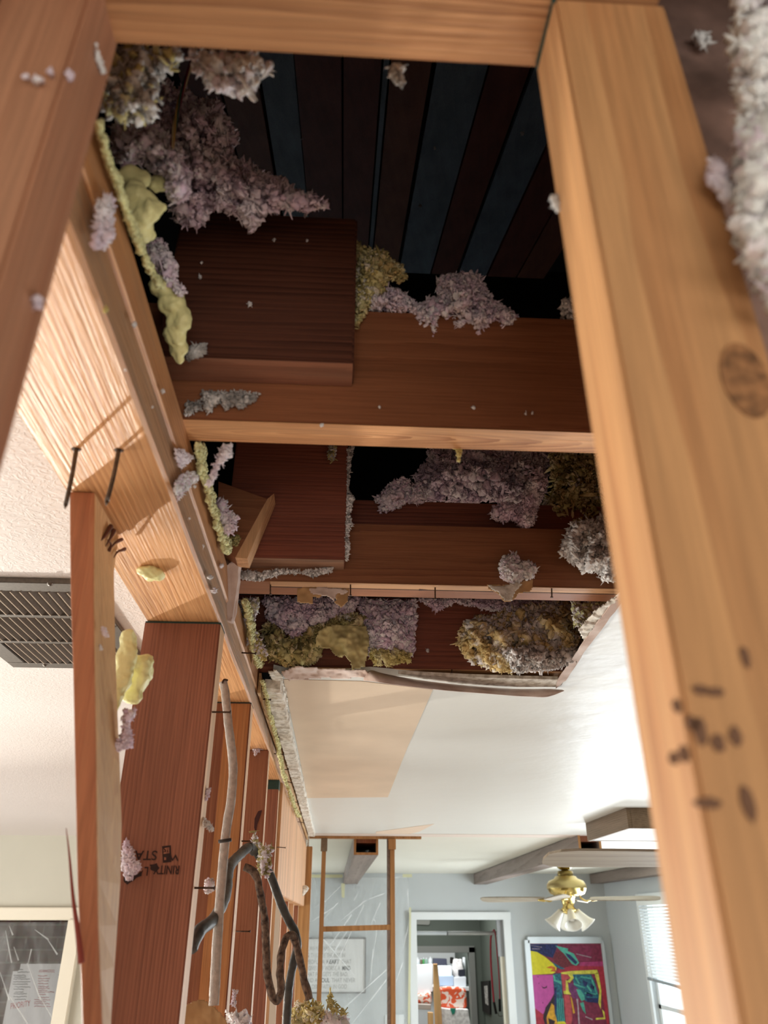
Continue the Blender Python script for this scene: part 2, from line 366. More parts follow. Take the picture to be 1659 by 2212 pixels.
GLASSW = plain('frosted_glass', RGB(236, 234, 226), 0.3, spec=0.4)
DIFFW = plain('light_diffuser', RGB(206, 210, 208), 0.6, spec=0.2)
VENT = plain('vent_brown_metal', RGB(104, 96, 88), 0.5, 0.3, noise_s=300, noise_a=0.12)
VENTE = plain('vent_bright_edge', RGB(204, 188, 168), 0.4, 0.3)
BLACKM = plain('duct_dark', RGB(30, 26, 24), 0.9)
INK = plain('black_ink', RGB(52, 30, 26), 0.8)
CABLE = plain('grey_cable_jacket', RGB(182, 172, 160), 0.6, noise_s=160, noise_a=0.12, bump=0.4, bs=300)
DCABLE = plain('dark_cable_jacket', RGB(78, 76, 72), 0.5, noise_s=60, noise_a=0.3, bump=0.4, bs=200)
BCABLE = blend('charred_brown_jacket', [RGB(60, 50, 46), RGB(108, 90, 78), RGB(140, 116, 98)], 150, contrast=0.2, bump=0.9, bs=300)

# ------------------------------------------------------------------ setting: the shell
ZC = 2.44          # underside of the ceiling joists
ZD = 2.427         # face of the ceiling drywall
S = dict(kind='structure')
tag(box('floor', -4.0, 3.2, -3.2, 13.0, -0.1, 0.0, FLOORM), **S)
V = Vector
def ragged(pts, seed, amp):
    random.seed(seed); out = []
    for i, a in enumerate(pts):
        b = pts[(i + 1) % len(pts)]; L = (b - a).length
        out.append(a.copy())
    return out
# painted drywall ceiling of the living room, with the torn-out hole at the camera end
random.seed(3)
edge = [V((0.386, 0.30, ZD)), V((0.390, 0.98, ZD))]
for k in range(1, 8): edge.append(V((0.386 + 0.034 * k / 8 + random.uniform(-.003, .003), 0.98 + 0.43 * k / 8, ZD)))
edge.append(V((0.422, 1.432, ZD)))
fe = [(1205, 1482), (1100, 1480), (980, 1470), (880, 1462), (800, 1455), (700, 1462), (610, 1455), (590, 1450)]
edge += [P(x, y, Z=ZD) for x, y in fe[1:]]
edge += [V((-0.112, 1.6, ZD)), V((-0.112, 4.44, ZD)), V((2.62, 4.44, ZD)), V((2.62, 0.30, ZD))]
slab('ceiling_living', edge, (0, 0, 0.0127), CEIL); tag(bpy.data.objects['ceiling_living'], **S)
tag(box('ceiling_far', -1.3, 2.62, 4.44, 8.25, ZD + 0.005, ZD + 0.02, CEIL2), **S)
tag(box('ceiling_kitchen', -3.6, -0.245, 0.05, 4.5, ZD, ZD + 0.0127, TEXCEIL), **S)
tag(box('ceiling_behind', -3.6, 2.62, -3.1, 0.10, ZD, ZD + 0.0127, CEIL2), **S)
tag(box('ceiling_hall', 0.3, 2.6, 8.35, 13.0, 2.43, 2.45, HALLG), **S)
# far wall with its door opening
dx0, dx1, dz = 0.771, 1.60, 2.034
bm = bmesh.new()
bm_box(bm, -1.3, dx0, 8.2, 8.3, 0, 2.45); bm_box(bm, dx1, 2.72, 8.2, 8.3, 0, 2.45); bm_box(bm, dx0, dx1, 8.2, 8.3, dz, 2.45)
tag(from_bm('wall_far', bm, WALLG), **S)
bm = bmesh.new()
bm_box(bm, dx0 - 0.065, dx0 + 0.005, 8.165, 8.2, 0, dz + 0.06, 0.004); bm_box(bm, dx0 - 0.065, dx1 + 0.075, 8.16, 8.2, dz, dz + 0.066, 0.004)
bm_box(bm, dx1 - 0.0, dx1 + 0.07, 8.165, 8.2, 0, dz + 0.06, 0.004)
tag(from_bm('trim_door', bm, TRIMW), **S)
# right wall with its window
wy0, wy1, wz0, wz1 = 5.2, 7.25, 0.95, 2.17
bm = bmesh.new()
bm_box(bm, 2.62, 2.72, -3.2, wy0, 0, 2.45); bm_box(bm, 2.62, 2.72, wy1, 8.3, 0, 2.45)
bm_box(bm, 2.62, 2.72, wy0, wy1, 0, wz0); bm_box(bm, 2.62, 2.72, wy0, wy1, wz1, 2.45)
tag(from_bm('wall_right', bm, WALLG), **S)
# kitchen side walls
tag(box('wall_kitchen_left', -3.7, -3.6, -3.2, 6.6, 0, 2.45, WALLC), **S)
tag(box('wall_behind', -3.7, 2.72, -3.3, -3.2, 0, 2.45, WALLC), **S)
bm = bmesh.new()
bm_box(bm, -3.6, -1.28, 4.5, 4.6, 2.03, 2.45); bm_box(bm, -1.28, -0.2, 4.5, 4.6, 0, 2.45)
tag(from_bm('wall_kitchen_far', bm, WALLC), **S)
bm = bmesh.new()
bm_box(bm, -3.6, -1.2, 4.47, 4.5, 2.032, 2.088, 0.004); bm_box(bm, -1.335, -1.265, 4.46, 4.62, 0, 2.035, 0.004)
tag(from_bm('trim_kitchen', bm, TRIMC), **S)
tag(box('ceiling_den', -3.6, -1.0, 4.6, 6.6, 2.43, 2.45, CEIL2), **S)
tag(box('wall_den_right', -1.1, -1.0, 4.6, 6.6, 0, 2.45, WALLC), **S)
# brick chimney breast in the room beyond
bk, t, b = nt('dark_brick'); tc = N(t, 'ShaderNodeTexCoord'); mp = N(t, 'ShaderNodeMapping'); mp.inputs['Rotation'].default_value = (math.pi / 2, 0, 0)
br = N(t, 'ShaderNodeTexBrick'); br.inputs['Color1'].default_value = RGB(112, 88, 84); br.inputs['Color2'].default_value = RGB(134, 108, 100)
br.inputs['Mortar'].default_value = RGB(146, 136, 128); br.inputs['Scale'].default_value = 1.0
br.inputs['Brick Width'].default_value = 0.215; br.inputs['Row Height'].default_value = 0.077; br.inputs['Mortar Size'].default_value = 0.006
t.links.new(tc.outputs['Object'], mp.inputs[0]); t.links.new(mp.outputs[0], br.inputs['Vector'])
nn = N(t, 'ShaderNodeTexNoise'); nn.inputs['Scale'].default_value = 30; t.links.new(tc.outputs['Object'], nn.inputs['Vector'])
mm = N(t, 'ShaderNodeMixRGB'); mm.blend_type = 'MULTIPLY'; mm.inputs[0].default_value = 0.5
t.links.new(br.outputs['Color'], mm.inputs[1]); t.links.new(nn.outputs['Color'], mm.inputs[2]); t.links.new(mm.outputs[0], b.inputs['Base Color'])
b.inputs['Roughness'].default_value = 0.85
tag(box('wall_brick', -3.6, -1.1, 6.3, 6.5, 0, 2.45, bk), **S)
# back of the near wall's drywall at the right
random.seed(5)
tag(box('wall_near_right', 0.150, 2.62, 0.256, 0.269, 0.0, ZC + 0.1, MAUVE), **S)
tag(box('ceiling_near_edge', 0.42, 2.62, 0.09, 0.35, ZD, ZD + .0127, CEIL2), **S)
# attic: sloping board roof over a dark void
def roofz(y): return 4.31 + 0.41 * (y - 1.52)
RIDGE = 2.75
tag(box('wall_attic_left', -1.75, -1.7, -3.3, 9.0, 2.45, 5.0, W_BOARD['red']), **S)
tag(box('wall_attic_right', 2.5, 2.55, -3.3, 9.0, 2.45, 5.0, W_BOARD['red']), **S)
yy = [(-3.3, 2.45), (RIDGE, roofz(RIDGE) + .10), (9.3, 2.45)]
rv = [(x, y, z + dz_) for x in (-1.75, 2.55) for y, z in yy for dz_ in (0, .06)]
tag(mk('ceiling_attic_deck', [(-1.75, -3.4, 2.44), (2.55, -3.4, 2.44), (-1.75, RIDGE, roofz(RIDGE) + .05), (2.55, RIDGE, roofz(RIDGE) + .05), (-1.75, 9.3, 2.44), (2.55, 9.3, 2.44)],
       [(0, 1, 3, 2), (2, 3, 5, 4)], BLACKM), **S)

# roof boards, each its own thing; across X at the photographed widths (px at row 300)
def roof_x(px, py):
    d = ray(px, py); # intersect with the slope
    # CZ + d.z t = 4.31 + .41 (d.y t - 1.52)
    tt = (4.31 - 0.41 * 1.52 - CZ) / (d.z - 0.41 * d.y)
    return (CAM + d * tt)
rb = [(430, 500, 'red'), (505, 578, 'brown'), (585, 650, 'blue'), (652, 738, 'red'), (742, 812, 'red'), (816, 826, 'blue'), (830, 905, 'brown'),
      (914, 1010, 'blue'), (1014, 1090, 'red'), (1098, 1185, 'blue'), (1190, 1280, 'red'), (1285, 1370, 'brown')]
names = {'red': 'reddish', 'blue': 'blue-grey', 'brown': 'brown'}
pos_txt = ['farthest left, above the pink fibre pile', 'second from the left, above the block', 'left of the hole centre', 'broad dark one left of centre', 'just left of the narrow strip',
           'very narrow strip at centre', 'just right of the narrow strip', 'wide one right of centre', 'between the two wide grey ones', 'at the right by the near stud', 'mostly behind the near stud', 'behind the near stud']
for i, (a, b_, c) in enumerate(rb):
    xa, xb = roof_x(a, 300).x, roof_x(b_, 300).x
    o = hexa('roof_board', [(xa, -0.2, roofz(-0.2)), (xb, -0.2, roofz(-0.2)), (xb, RIDGE, roofz(RIDGE)), (xa, RIDGE, roofz(RIDGE)),
                            (xa, -0.2, roofz(-0.2) + .02), (xb, -0.2, roofz(-0.2) + .02), (xb, RIDGE, roofz(RIDGE) + .02), (xa, RIDGE, roofz(RIDGE) + .02)], W_BOARD[c])
    tag(o, '%s roof board in the dark attic, %s' % (names[c], pos_txt[i]), 'board', 'roof boards in the attic')

# ------------------------------------------------------------------ wall plate (double) running into depth on the left
tp = empty('top_plate', (-0.2, 0.3, 2.365), 'long doubled wall top plate running back on the left, rough sawn underside', 'beam')
def plate(name, x0, x1, y0, y1, z0, z1, mats, seed):
    random.seed(seed); bm = bmesh.new(); n = 60
    rings = []
    for i in range(n + 1):
        y = y0 + (y1 - y0) * (i / n) ** 1.5
        w = 0.0012 * noise.noise(V((seed, y * 6, 0)))
        rings.append([bm.verts.new(c) for c in ((x0, y, z0), (x1 - 0.003 + w, y, z0), (x1 + w, y, z0 + 0.003), (x1, y, z1), (x0, y, z1))])
    for a, b2 in zip(rings, rings[1:]):
        for k in range(5):
            f = bm.faces.new((a[k], a[(k + 1) % 5], b2[(k + 1) % 5], b2[k])); f.material_index = 1 if k in (2,) else 0
    bm.faces.new(rings[0]); bm.faces.new(rings[-1][::-1])
    return from_bm(name, bm, mats, tp)
plate('lower_plate', -0.246, -0.154, 0.262, 4.36, 2.365, 2.402, [W_PL, W_PU], 1)
plate('upper_plate', -0.246, -0.152, 0.262, 4.36, 2.4025, 2.4395, [W_PL, wood('plate_edge', RGB(196, 138, 88), RGB(158, 100, 60), 'Y', 0.005, (-0.15, 0, 2.2), grime=0.3)], 2)

# ------------------------------------------------------------------ ceiling joists
def joist(y0, x0, x1, z1, mats, label, face):
    t = empty('ceiling_joist', (x0, y0, ZC), label, 'joist', None)
    return t
j1 = box('ceiling_joist', -0.30, 0.152, 0.165, 0.2515, ZC, ZC + 0.14, W_J1, None, 0.0015)
tag(j1, 'ceiling joist crossing the very top of the view, wavy grain underside', 'joist')
j2 = box('ceiling_joist', -0.25, 2.5, 0.597, 0.635, ZC, ZC + 0.14, W_JO, None, 0.0015)
box('lit_underside', -0.153, 2.4, 0.5985, 0.6335, ZC - 0.0006, ZC + 0.0004, W_JE, j2)  # thin strip that paints the underside as lit from below
tag(j2, 'orange ceiling joist with arched grain underside, middle of the opening', 'joist')
j3 = box('ceiling_joist', -0.24, 2.5, 0.981, 1.031, ZC, ZC + 0.092, W_J3, None, 0.0012)
tag(j3, 'shallow ceiling joist with nails and a grooved pale underside', 'joist')
j4 = box('ceiling_joist', -0.24, 2.5, 1.385, 1.425, ZC, ZC + 0.14, W_RED, None, 0.0015)
tag(j4, 'farthest reddish ceiling joist, at the edge of the torn ceiling', 'joist')
tag(box('backing_board', -0.05, 1.6, 1.034, 1.056, ZC + 0.02, ZC + 0.160, W_RED, None, 0.001), 'dark red board rising behind the shallow grooved joist', 'board')
# farthest joist's underside strip, light from below put into its paler colour
box('lit_joist_underside', -0.11, 0.43, 1.3852, 1.4248, ZC - 0.0006, ZC + 0.0002, wood('lit_under', RGB(222, 174, 128), RGB(190, 136, 90), 'X', 0.004, (0, 1.4, 2.3)), j4)
# groove line along the shallow joist
box('kerf_line', -0.1, 0.40, 1.0, 1.0016, ZC - 0.0005, ZC + 0.001, INK, j3)
box('lit_front_strip', -0.1, 0.42, 0.9808, 0.998, ZC - 0.0008, ZC + 0.0002, wood('lit_strip', RGB(198, 152, 112), RGB(168, 122, 84), 'X', 0.005, (0, 1, 2)), j3)  # underside strip coloured paler to show light from below
# sistered blocks
sb1 = box('sistered_board', -0.175, 0.0045, 0.561, 0.5968, 2.483, 2.672, W_DK, None, 0.002)
box('lit_sawn_edge', -0.174, 0.0035, 0.5625, 0.5955, 2.4824, 2.4834, wood('lit_sawn_brown', RGB(158, 108, 84), RGB(120, 74, 56), 'X', 0.006, (0, .6, 2.3), grime=.25), sb1)  # weathered sawn underside, coloured lighter to stand for light from below
tag(sb1, 'dark square-cut board fixed against the front of the orange joist', 'board')
sb2 = box('sistered_board', -0.16, 0.0015, 0.946, 0.980, 2.459, 2.655, W_RED, None, 0.002)
box('lit_sawn_edge', -0.159, 0.0005, 0.9475, 0.979, 2.4584, 2.4594, wood('lit_sawn_grey', RGB(170, 130, 106), RGB(134, 96, 76), 'X', 0.005, (0, .9, 2.3), grime=.4), sb2)  # greyer underside strip, lightened in colour as if lit from below
tag(sb2, 'dark red square-cut board fixed against the shallow grooved joist', 'board')
# small loose block leaning in the second bay
q = [P(478, 1048, Y=0.93), P(590, 1062, Y=0.905), P(535, 1190, Y=0.905), P(492, 1188, Y=0.93)]
o = hexa('wood_offcut', [P(505, 1190, Y=0.90), P(533, 1206, Y=0.90), P(533, 1206, Y=0.90) + V((0, .038, .0)), P(505, 1190, Y=0.90) + V((0, .038, 0)),
                         P(480, 1040, Y=0.90), P(592, 1062, Y=0.90), P(592, 1062, Y=0.90) + V((0.004, .038, .004)), P(480, 1040, Y=0.90) + V((0, .038, 0.004))], W_DK, None, 0.001)
bpy.data.objects.remove(o)
a0, a1, a2, a3 = P(472, 1040, Y=0.905), P(577, 1078, Y=0.905), P(508, 1204, Y=0.905), P(470, 1180, Y=0.905)
off = slab('wood_offcut', [a0, a1, a2, a3], (0, 0.034, 0.0), W_J3)
tag(off, 'small slanted wood offcut lodged in front of the red sistered board', 'offcut')
e1, e2 = P(592, 1066, Y=0.905), P(534, 1207, Y=0.905)
slab('cut_end', [a1 + V((.0002, 0, 0)), e1, e2, a2 + V((.0002, 0, 0))], (0, 0.03, 0), W_HD, off)

# ------------------------------------------------------------------ studs of the left wall
def stud(y0, x0, x1, mat, label, ztop=2.3645, depth=0.0385, green=False, edge=W_ED, z0=0.0, bevel=0.0015):
    t = empty('wall_stud', ((x0 + x1) / 2, y0, z0), label, 'stud', None)
    bm = bmesh.new(); bm_box(bm, x0, x1, y0, y0 + depth, z0, ztop, bevel)
    for f in bm.faces:
        f.normal_update()
        if f.normal.x > 0.5 and f.calc_area() > 0.01: f.material_index = 1
    from_bm('stud_body', bm, [mat, edge], t)
    if green: box('painted_end', x0 + 0.001, x1 + 0.0004, y0 - 0.0005, y0 + depth + 0.0004, ztop - green, ztop - 0.0002, GREEN, t)
    return t
s2 = stud(0.940, -0.249, -0.154, W_ST, 'wide reddish wall stud with an upside-down ink stamp, dark painted top', green=0.0022)
s3 = stud(1.348, -0.249, -0.154, W_S3, 'third wall stud back, behind the grey cable', green=0.0015)
box('sapwood_band', -0.196, -0.156, 1.3472, 1.3485, 0.0, 2.362, wood('sap', RGB(206, 142, 90), RGB(184, 118, 70), 'Z', 0.01, (-.1, 1.4, 0)), s3)
s4 = stud(1.772, -0.249, -0.155, W_S3, 'fourth wall stud back, with a dark burn mark')
s5 = stud(2.185, -0.249, -0.158, W_ST, 'fifth wall stud back with green painted top, just before the header', green=0.024)
for k, (y, lb) in enumerate([(2.62, 'pale stud below the near end of the header'), (3.0, 'narrow stud in the middle below the header'), (3.4, 'thin stud below the header, third along'), (3.85, 'stud below the far end of the header')]):
    stud(y, -0.249, -0.160, W_HD if k % 2 == 0 else W_S3, lb, ztop=2.088)
stud(4.29, -0.249, -0.12, W_FR, 'last stud at the far end of the open wall', ztop=2.364)
# header
hd = box('door_header', -0.20, -0.150, 2.228, 4.28, 2.092, 2.364, W_HD, None, 0.002)
tag(hd, 'deep pale wood header below the top plate with frayed lower edge', 'beam')
# dark burn mark on the fourth stud, ink stamp on the second
pxslab('burn_mark', [(558, 1752), (566, 1750), (562, 1764), (556, 1780), (553, 1800), (549, 1788), (550, 1768)], (0, -0.0008, 0), plain('burn', RGB(70, 36, 34), .8), s4, Y=1.7718)
R180 = Matrix.Rotation(math.pi, 3, 'Y') @ Matrix.Rotation(math.pi / 2, 3, 'X')
def stamp(s, pxr, pyt, h, wpx, sx=1.0):
    p = P(pxr, pyt, Y=0.9393)
    return text_mesh('ink_lettering', s, h, p, R180, INK, s2, bold=0.0001, sx=sx)
stamp('RINITY', 389, 1870, 0.0125, 0, 0.72)
stamp('L', 322, 1873, 0.0125, 0, 0.8)
stamp('STA', 341, 1838, 0.0135, 0, 1.05)
stamp('W', 386, 1846, 0.009, 0, 1.3)
pxslab('ink_logo', [(350, 1828), (369, 1826), (370, 1862), (352, 1864)], (0, -0.0004, 0), INK, s2, Y=0.9398)
pxslab('ink_logo_gap', [(353, 1832), (366, 1830), (366, 1843), (353, 1845)], (0, -0.0007, 0), W_ST, s2, Y=0.9398)
pxslab('ink_logo_gap', [(355, 1852), (359, 1852), (359, 1858), (355, 1858)], (0, -0.0007, 0), W_ST, s2, Y=0.9398)
stamp('25', 368, 1830, 0.0075, 0, 1.0)
pxslab('ink_smudge', [(268, 1890), (280, 1884), (296, 1888), (308, 1880), (306, 1892), (290, 1900), (276, 1911), (268, 1906)], (0, -0.0005, 0), INK, s2, sub=4, jag=0.0006, Y=0.9398)
pxslab('ink_smudge', [(324, 1868), (338, 1865), (345, 1876), (335, 1884), (326, 1880)], (0, -0.0005, 0), INK, s2, sub=3, jag=0.0006, Y=0.9398)
# hanging splintery paint along stud 2's bright edge
pale = plain('splinter_white', RGB(228, 206, 188), 0.8, noise_s=80)

# first stud: knocked loose, leaning and bowed
t1 = empty('leaning_stud', (-0.22, 0.62, 2.3), 'loose leaning stud hanging left of the wall, reddish face and pale side', 'stud')
rows = [  # py, left px, arris px, right px
    (1062, 150, 205, 268), (1150, 150, 204, 262), (1300, 152, 203, 262), (1450, 157, 205, 263), (1600, 160, 208, 266), (1750, 163, 209, 268),
    (1900, 166, 211, 262), (2000, 170, 213, 254), (2100, 174, 217, 246), (2230, 178, 223, 236), (2400, 182, 228, 226)]
vs = []
YF = 0.606
for k, (py, l, a, r_) in enumerate(rows):
    yb = YF + 0.02 * (k / 10)
    pl_, pa = P(l, py, Y=yb), P(a, py, Y=yb)
    dpt = 0.088
    # the right face recedes straight back in Y, 88 mm: find its far edge on the seen column
    pr_ = P(r_, py, Y=yb + dpt)
    zt = pa.z
    pr_ = V((min(pr_.x, pa.x + 0.012), yb + dpt, zt)) if k else V((pa.x, yb + dpt, zt))
    pbk = V((pr_.x - (pa.x - pl_.x), yb + dpt, zt))
    vs += [V((pl_.x, yb, zt)), pa, pr_, pbk]
vs[0].z = vs[1].z = vs[2].z = vs[3].z = 2.3645
fs, fm = [], []
for i in range(len(rows) - 1):
    for k in range(4):
        a, b2 = i * 4 + k, i * 4 + (k + 1) % 4
        fs.append((a, b2, b2 + 4, a + 4)); fm.append(0 if k != 1 else 1)
fs += [(3, 2, 1, 0), tuple((len(rows) - 1) * 4 + k for k in range(4))]; fm += [0, 0]
st1 = mk('stud_body', vs, fs, [W_S1R, W_S1], t1, False, fm)
bv = st1.modifiers.new('b', 'BEVEL'); bv.width = 0.0015; bv.segments = 2
# torn wood fibres near its head
SPD = plain('split_dark', RGB(96, 56, 38), .9)
for pts, r_ in (([(212, 1172), (226, 1158), (240, 1136)], .0018), ([(228, 1180), (240, 1160), (246, 1145)], .0020), ([(238, 1186), (250, 1172), (262, 1166)], .0016), ([(246, 1205), (254, 1192), (270, 1186)], .0014), ([(232, 1166), (240, 1176), (236, 1190)], .0012)):
    tube('split_wood', [P(x, y, X=-0.2185) for x, y in pts], r_, SPD, t1, seg=6, n=4, taper=(.2, 1.3), wob=.4)
spl = tube('wood_splinter', [P(143, 1789, Y=0.62), P(150, 1850, Y=0.618), P(158, 1940, Y=0.616), P(167, 2005, Y=0.613), P(176, 2080, Y=0.610)], 0.0016, plain('splinter', RGB(140, 66, 56), .8), t1, seg=6, taper=(0.15, 1.5))
for pts in ([(203, 1312), (208, 1330), (222, 1338), (232, 1325)], [(224, 1338), (232, 1310), (228, 1296)], [(205, 1345), (222, 1338)], [(228, 1345), (240, 1356), (252, 1352)]):
    tube('cobweb_strand', [P(x, y, X=-0.2185) for x, y in pts], 0.0005, INK, t1, seg=5, n=4)

# ------------------------------------------------------------------ near post (left) and near stud (right)
lp = empty('near_post', (-0.2, 0.24, 0), 'out-of-focus doubled wood post filling the upper left corner', 'post')
box('outer_stud', -0.32, -0.1700, 0.215, 0.253, 0.0, 2.75, W_NL, lp, 0.001)
box('inner_stud', -0.1690, -0.128, 0.216, 0.254, 0.0, 2.75, W_NL, lp, 0.0015)
ns = empty('near_stud', (0.126, 0.234, 0), 'out-of-focus wood stud running down the whole right side', 'stud')
bm = bmesh.new(); bm_box(bm, 0.098, 0.155, 0.215, 0.253, 0.0, ZC - 0.0005, 0.0015)
from_bm('stud_body', bm, W_NR, ns)
pxslab('green_joint', [(1158, 152), (1165, 140), (1201, 0), (1201, -60), (1193, -60), (1192, 0), (1158, 132)], (0, 0, -0.0006), GREEN, ns, Z=ZC - 0.0006)
SM = plain('blurred_ink', RGB(116, 82, 62), 0.8)
for x, y, rx, ry in [(1455, 1637, 9, 14), (1478, 1628, 10, 18), (1512, 1580, 11, 30), (1494, 1562, 10, 14), (1550, 1605, 12, 18), (1588, 1590, 11, 18), (1462, 1525, 8, 14),
                     (1615, 1735, 12, 34), (1530, 1735, 26, 10), (1512, 1490, 14, 10), (1545, 1495, 16, 9), (1610, 1420, 8, 22)]:
    c = P(x, y, Y=0.2148); k = 1 / px_per_m(c)
    rx *= 1.35; ry *= 1.2
    n = 14; pts = [c + V((math.cos(2 * math.pi * i / n) * rx * k * random.uniform(.8, 1.1), 0, math.sin(2 * math.pi * i / n) * ry * k * random.uniform(.8, 1.1))) for i in range(n)]
    slab('ink_mark', pts, (0, -0.0003, 0), SM, ns)
c = P(1610, 820, Y=0.2148)
slab('knot', [c + V((math.cos(t / 8 * math.pi) * .009, 0, math.sin(t / 8 * math.pi) * .017)) for t in range(16)], (0, -0.0003, 0), plain('knot', RGB(156, 108, 70), .7, noise_s=200, noise_a=.3), ns)

# ------------------------------------------------------------------ flakes of fibre
def protos(sub, k, amp, fr, seed):
    out = []
    for j in range(k):
        bm = bmesh.new(); bmesh.ops.create_icosphere(bm, subdivisions=sub, radius=1)
        bm.verts.ensure_lookup_table()
        for v in bm.verts:
            p = v.co.copy(); off_ = V((seed + j * 7.3, j * 3.1, seed))
            d = noise.fractal(p * fr + off_, 1.0, 2.0, 3)
            d2 = noise.noise(p * fr * 2.7 + off_)
            v.co = p * max(0.12, 1 + amp * d + amp * 0.6 * d2)
        co = np.array([v.co[:] for v in bm.verts]); fa = np.array([[v.index for v in f.verts] for f in bm.faces])
        bm.free(); out.append((co, fa))
    return out
PR_F = protos(2, 20, 0.85, 2.6, 11)
PR_W = protos(2, 14, 1.35, 2.0, 31)
PR_S = protos(2, 10, 0.35, 1.2, 5)
def inpoly(px, py, poly):
    ins = False; n = len(poly); j = n - 1
    for i in range(n):
        xi, yi = poly[i]; xj, yj = poly[j]
        if (yi > py) != (yj > py) and px < (xj - xi) * (py - yi) / (yj - yi) + xi: ins = not ins
        j = i
    return ins
def edgedist(px, py, poly):
    d = 1e9; n = len(poly)
    for i in range(n):
        ax, ay = poly[i]; bx, by = poly[(i + 1) % n]
        vx, vy = bx - ax, by - ay; L = vx * vx + vy * vy or 1
        t = max(0, min(1, ((px - ax) * vx + (py - ay) * vy) / L))
        d = min(d, math.hypot(px - ax - t * vx, py - ay - t * vy))
    return d
def rand_rot(rs):
    q = rs.normal(size=4); q /= np.linalg.norm(q); w_, x, y, z = q
    return np.array([[1-2*(y*y+z*z), 2*(x*y-z*w_), 2*(x*z+y*w_)], [2*(x*y+z*w_), 1-2*(x*x+z*z), 2*(y*z-x*w_)], [2*(x*z-y*w_), 2*(y*z+x*w_), 1-2*(x*x+y*y)]])
def clump(name, poly, Y, mats, label=None, cat='insulation', group=None, size=7, dens=1.0, bulge=0.03, thick=0.02, seed=1, parent=None, flat=(0.45, 1.0), pr=None, plane='Y', wisps=0.5, kindstuff=False):
    """a torn tuft of fibre: crumpled flakes filling an outline, thicker towards its middle. size in px."""
    rs = np.random.RandomState(seed); pr = pr or PR_F
    xs = [p[0] for p in poly]; ys = [p[1] for p in poly]
    A = 0.5 * abs(sum(poly[i][0] * poly[(i + 1) % len(poly)][1] - poly[(i + 1) % len(poly)][0] * poly[i][1] for i in range(len(poly))))
    size = size * 0.82
    n = int(max(4, dens * 2.4 * A / (size * size)))
    n = min(n, 3000)
    maxd = 1e-6; pts = []
    tries = 0
    while len(pts) < n and tries < n * 20:
        tries += 1
        x, y = rs.uniform(min(xs), max(xs)), rs.uniform(min(ys), max(ys))
        if inpoly(x, y, poly):
            d = edgedist(x, y, poly); maxd = max(maxd, d); pts.append((x, y, d))
    CO, FA, FM = [], [], []; base = 0
    for x, y, d in pts:
        e = min(1, d / maxd) ** 0.6
        big = rs.rand() < 0.25
        s_px = size * (rs.uniform(1.3, 2.2) if big and d > size * 1.5 else rs.uniform(0.55, 1.15))
        if plane == 'Y': p = P(x, y, Y=Y - bulge * e * rs.uniform(0.55, 1.0) + thick * rs.rand() * (0.3 + (1.0 if big else 0)))
        elif plane == 'X': p = P(x, y, X=Y + bulge * e * rs.uniform(0.5, 1.0))
        else: p = P(x, y, Z=Y - bulge * e * rs.uniform(0.3, 1.0))
        lump = noise.noise(V((x / 26, y / 26, seed * 1.7))) + .5 * noise.noise(V((x / 11, y / 11, seed * 2.3)))
        if plane == 'Y' and bulge > .012: p = P(x, y, Y=p.y - bulge * .9 * lump * e)
        s = s_px / px_per_m(p)
        src = PR_W if (pr is PR_F and rs.rand() < .3) else pr
        co, fa = src[rs.randint(len(src))]
        sc = np.array([1, rs.uniform(*flat), rs.uniform(*flat)])
        if rs.rand() < wisps * (1 - e) : sc = np.array([1.7, 0.35, 0.25])
        m = rand_rot(rs)
        CO.append((co * sc * s) @ m.T + np.array(p[:])); FA.append(fa + base); base += len(co)
        FM.append(np.full(len(fa), 0 if len(mats) == 1 else rs.choice(len(mats), p=None)))
    CO = np.concatenate(CO); FA = np.concatenate(FA); FM = np.concatenate(FM)
    me = bpy.data.meshes.new(name); nf = len(FA)
    me.vertices.add(len(CO)); me.vertices.foreach_set('co', CO.ravel())
    me.loops.add(nf * 3); me.loops.foreach_set('vertex_index', FA.ravel().astype(np.int32))
    me.polygons.add(nf); me.polygons.foreach_set('loop_start', np.arange(0, nf * 3, 3, dtype=np.int32))
    try: me.polygons.foreach_set('loop_total', np.full(nf, 3, dtype=np.int32))
    except Exception: pass
    for m_ in mats: me.materials.append(m_)
    me.polygons.foreach_set('material_index', FM.astype(np.int32)); me.polygons.foreach_set('use_smooth', [True] * nf)
    me.update(calc_edges=True); me.validate()
    o = link(bpy.data.objects.new(name, me), parent)
    if label: tag(o, label, cat, group, 'stuff' if kindstuff else None)
    return o
IC = 'insulation_clump'
# --- top left bay
clump(IC, [(330,182),(352,168),(395,190),(430,212),(470,222),(490,250),(512,285),(515,305),(497,330),(535,352),(570,375),(595,385),(612,390),(625,405),(655,415),(690,428),(706,447),
           (660,456),(600,455),(575,460),(548,500),(525,485),(505,462),(480,455),(455,452),(440,488),(400,495),(380,475),(368,440),(355,392),(320,330),(318,250)], 0.50, [PINK],
      'large purple-pink fibre pile above the dark sistered board', size=9, bulge=0.05, thick=0.04, seed=3)
clump(IC, [(240,275),(285,258),(330,265),(372,300),(392,325),(412,380),(405,425),(372,440),(350,385),(300,350),(262,360),(240,330)], 0.43, [PINKW, PINK], 'pale pink fibre tuft above the yellow foam', size=9, bulge=0.03, seed=4)
clump(IC, [(232,105),(395,110),(388,135),(345,160),(335,180),(340,250),(300,270),(262,260),(225,245),(222,170)], 0.33, [WHITE_F, GREY_F, YELF], 'grey-white fibre hanging beside the near post, tinged yellow', size=15, bulge=0.02, thick=0.02, seed=5)
clump(IC, [(412,112),(560,118),(568,140),(590,132),(578,158),(556,160),(558,180),(545,208),(505,205),(455,192),(440,165),(420,150)], 0.32, [PINKW, WHITE_F], 'white tuft of fibre hanging behind the topmost joist', size=11, bulge=0.02, thick=0.01, seed=6)
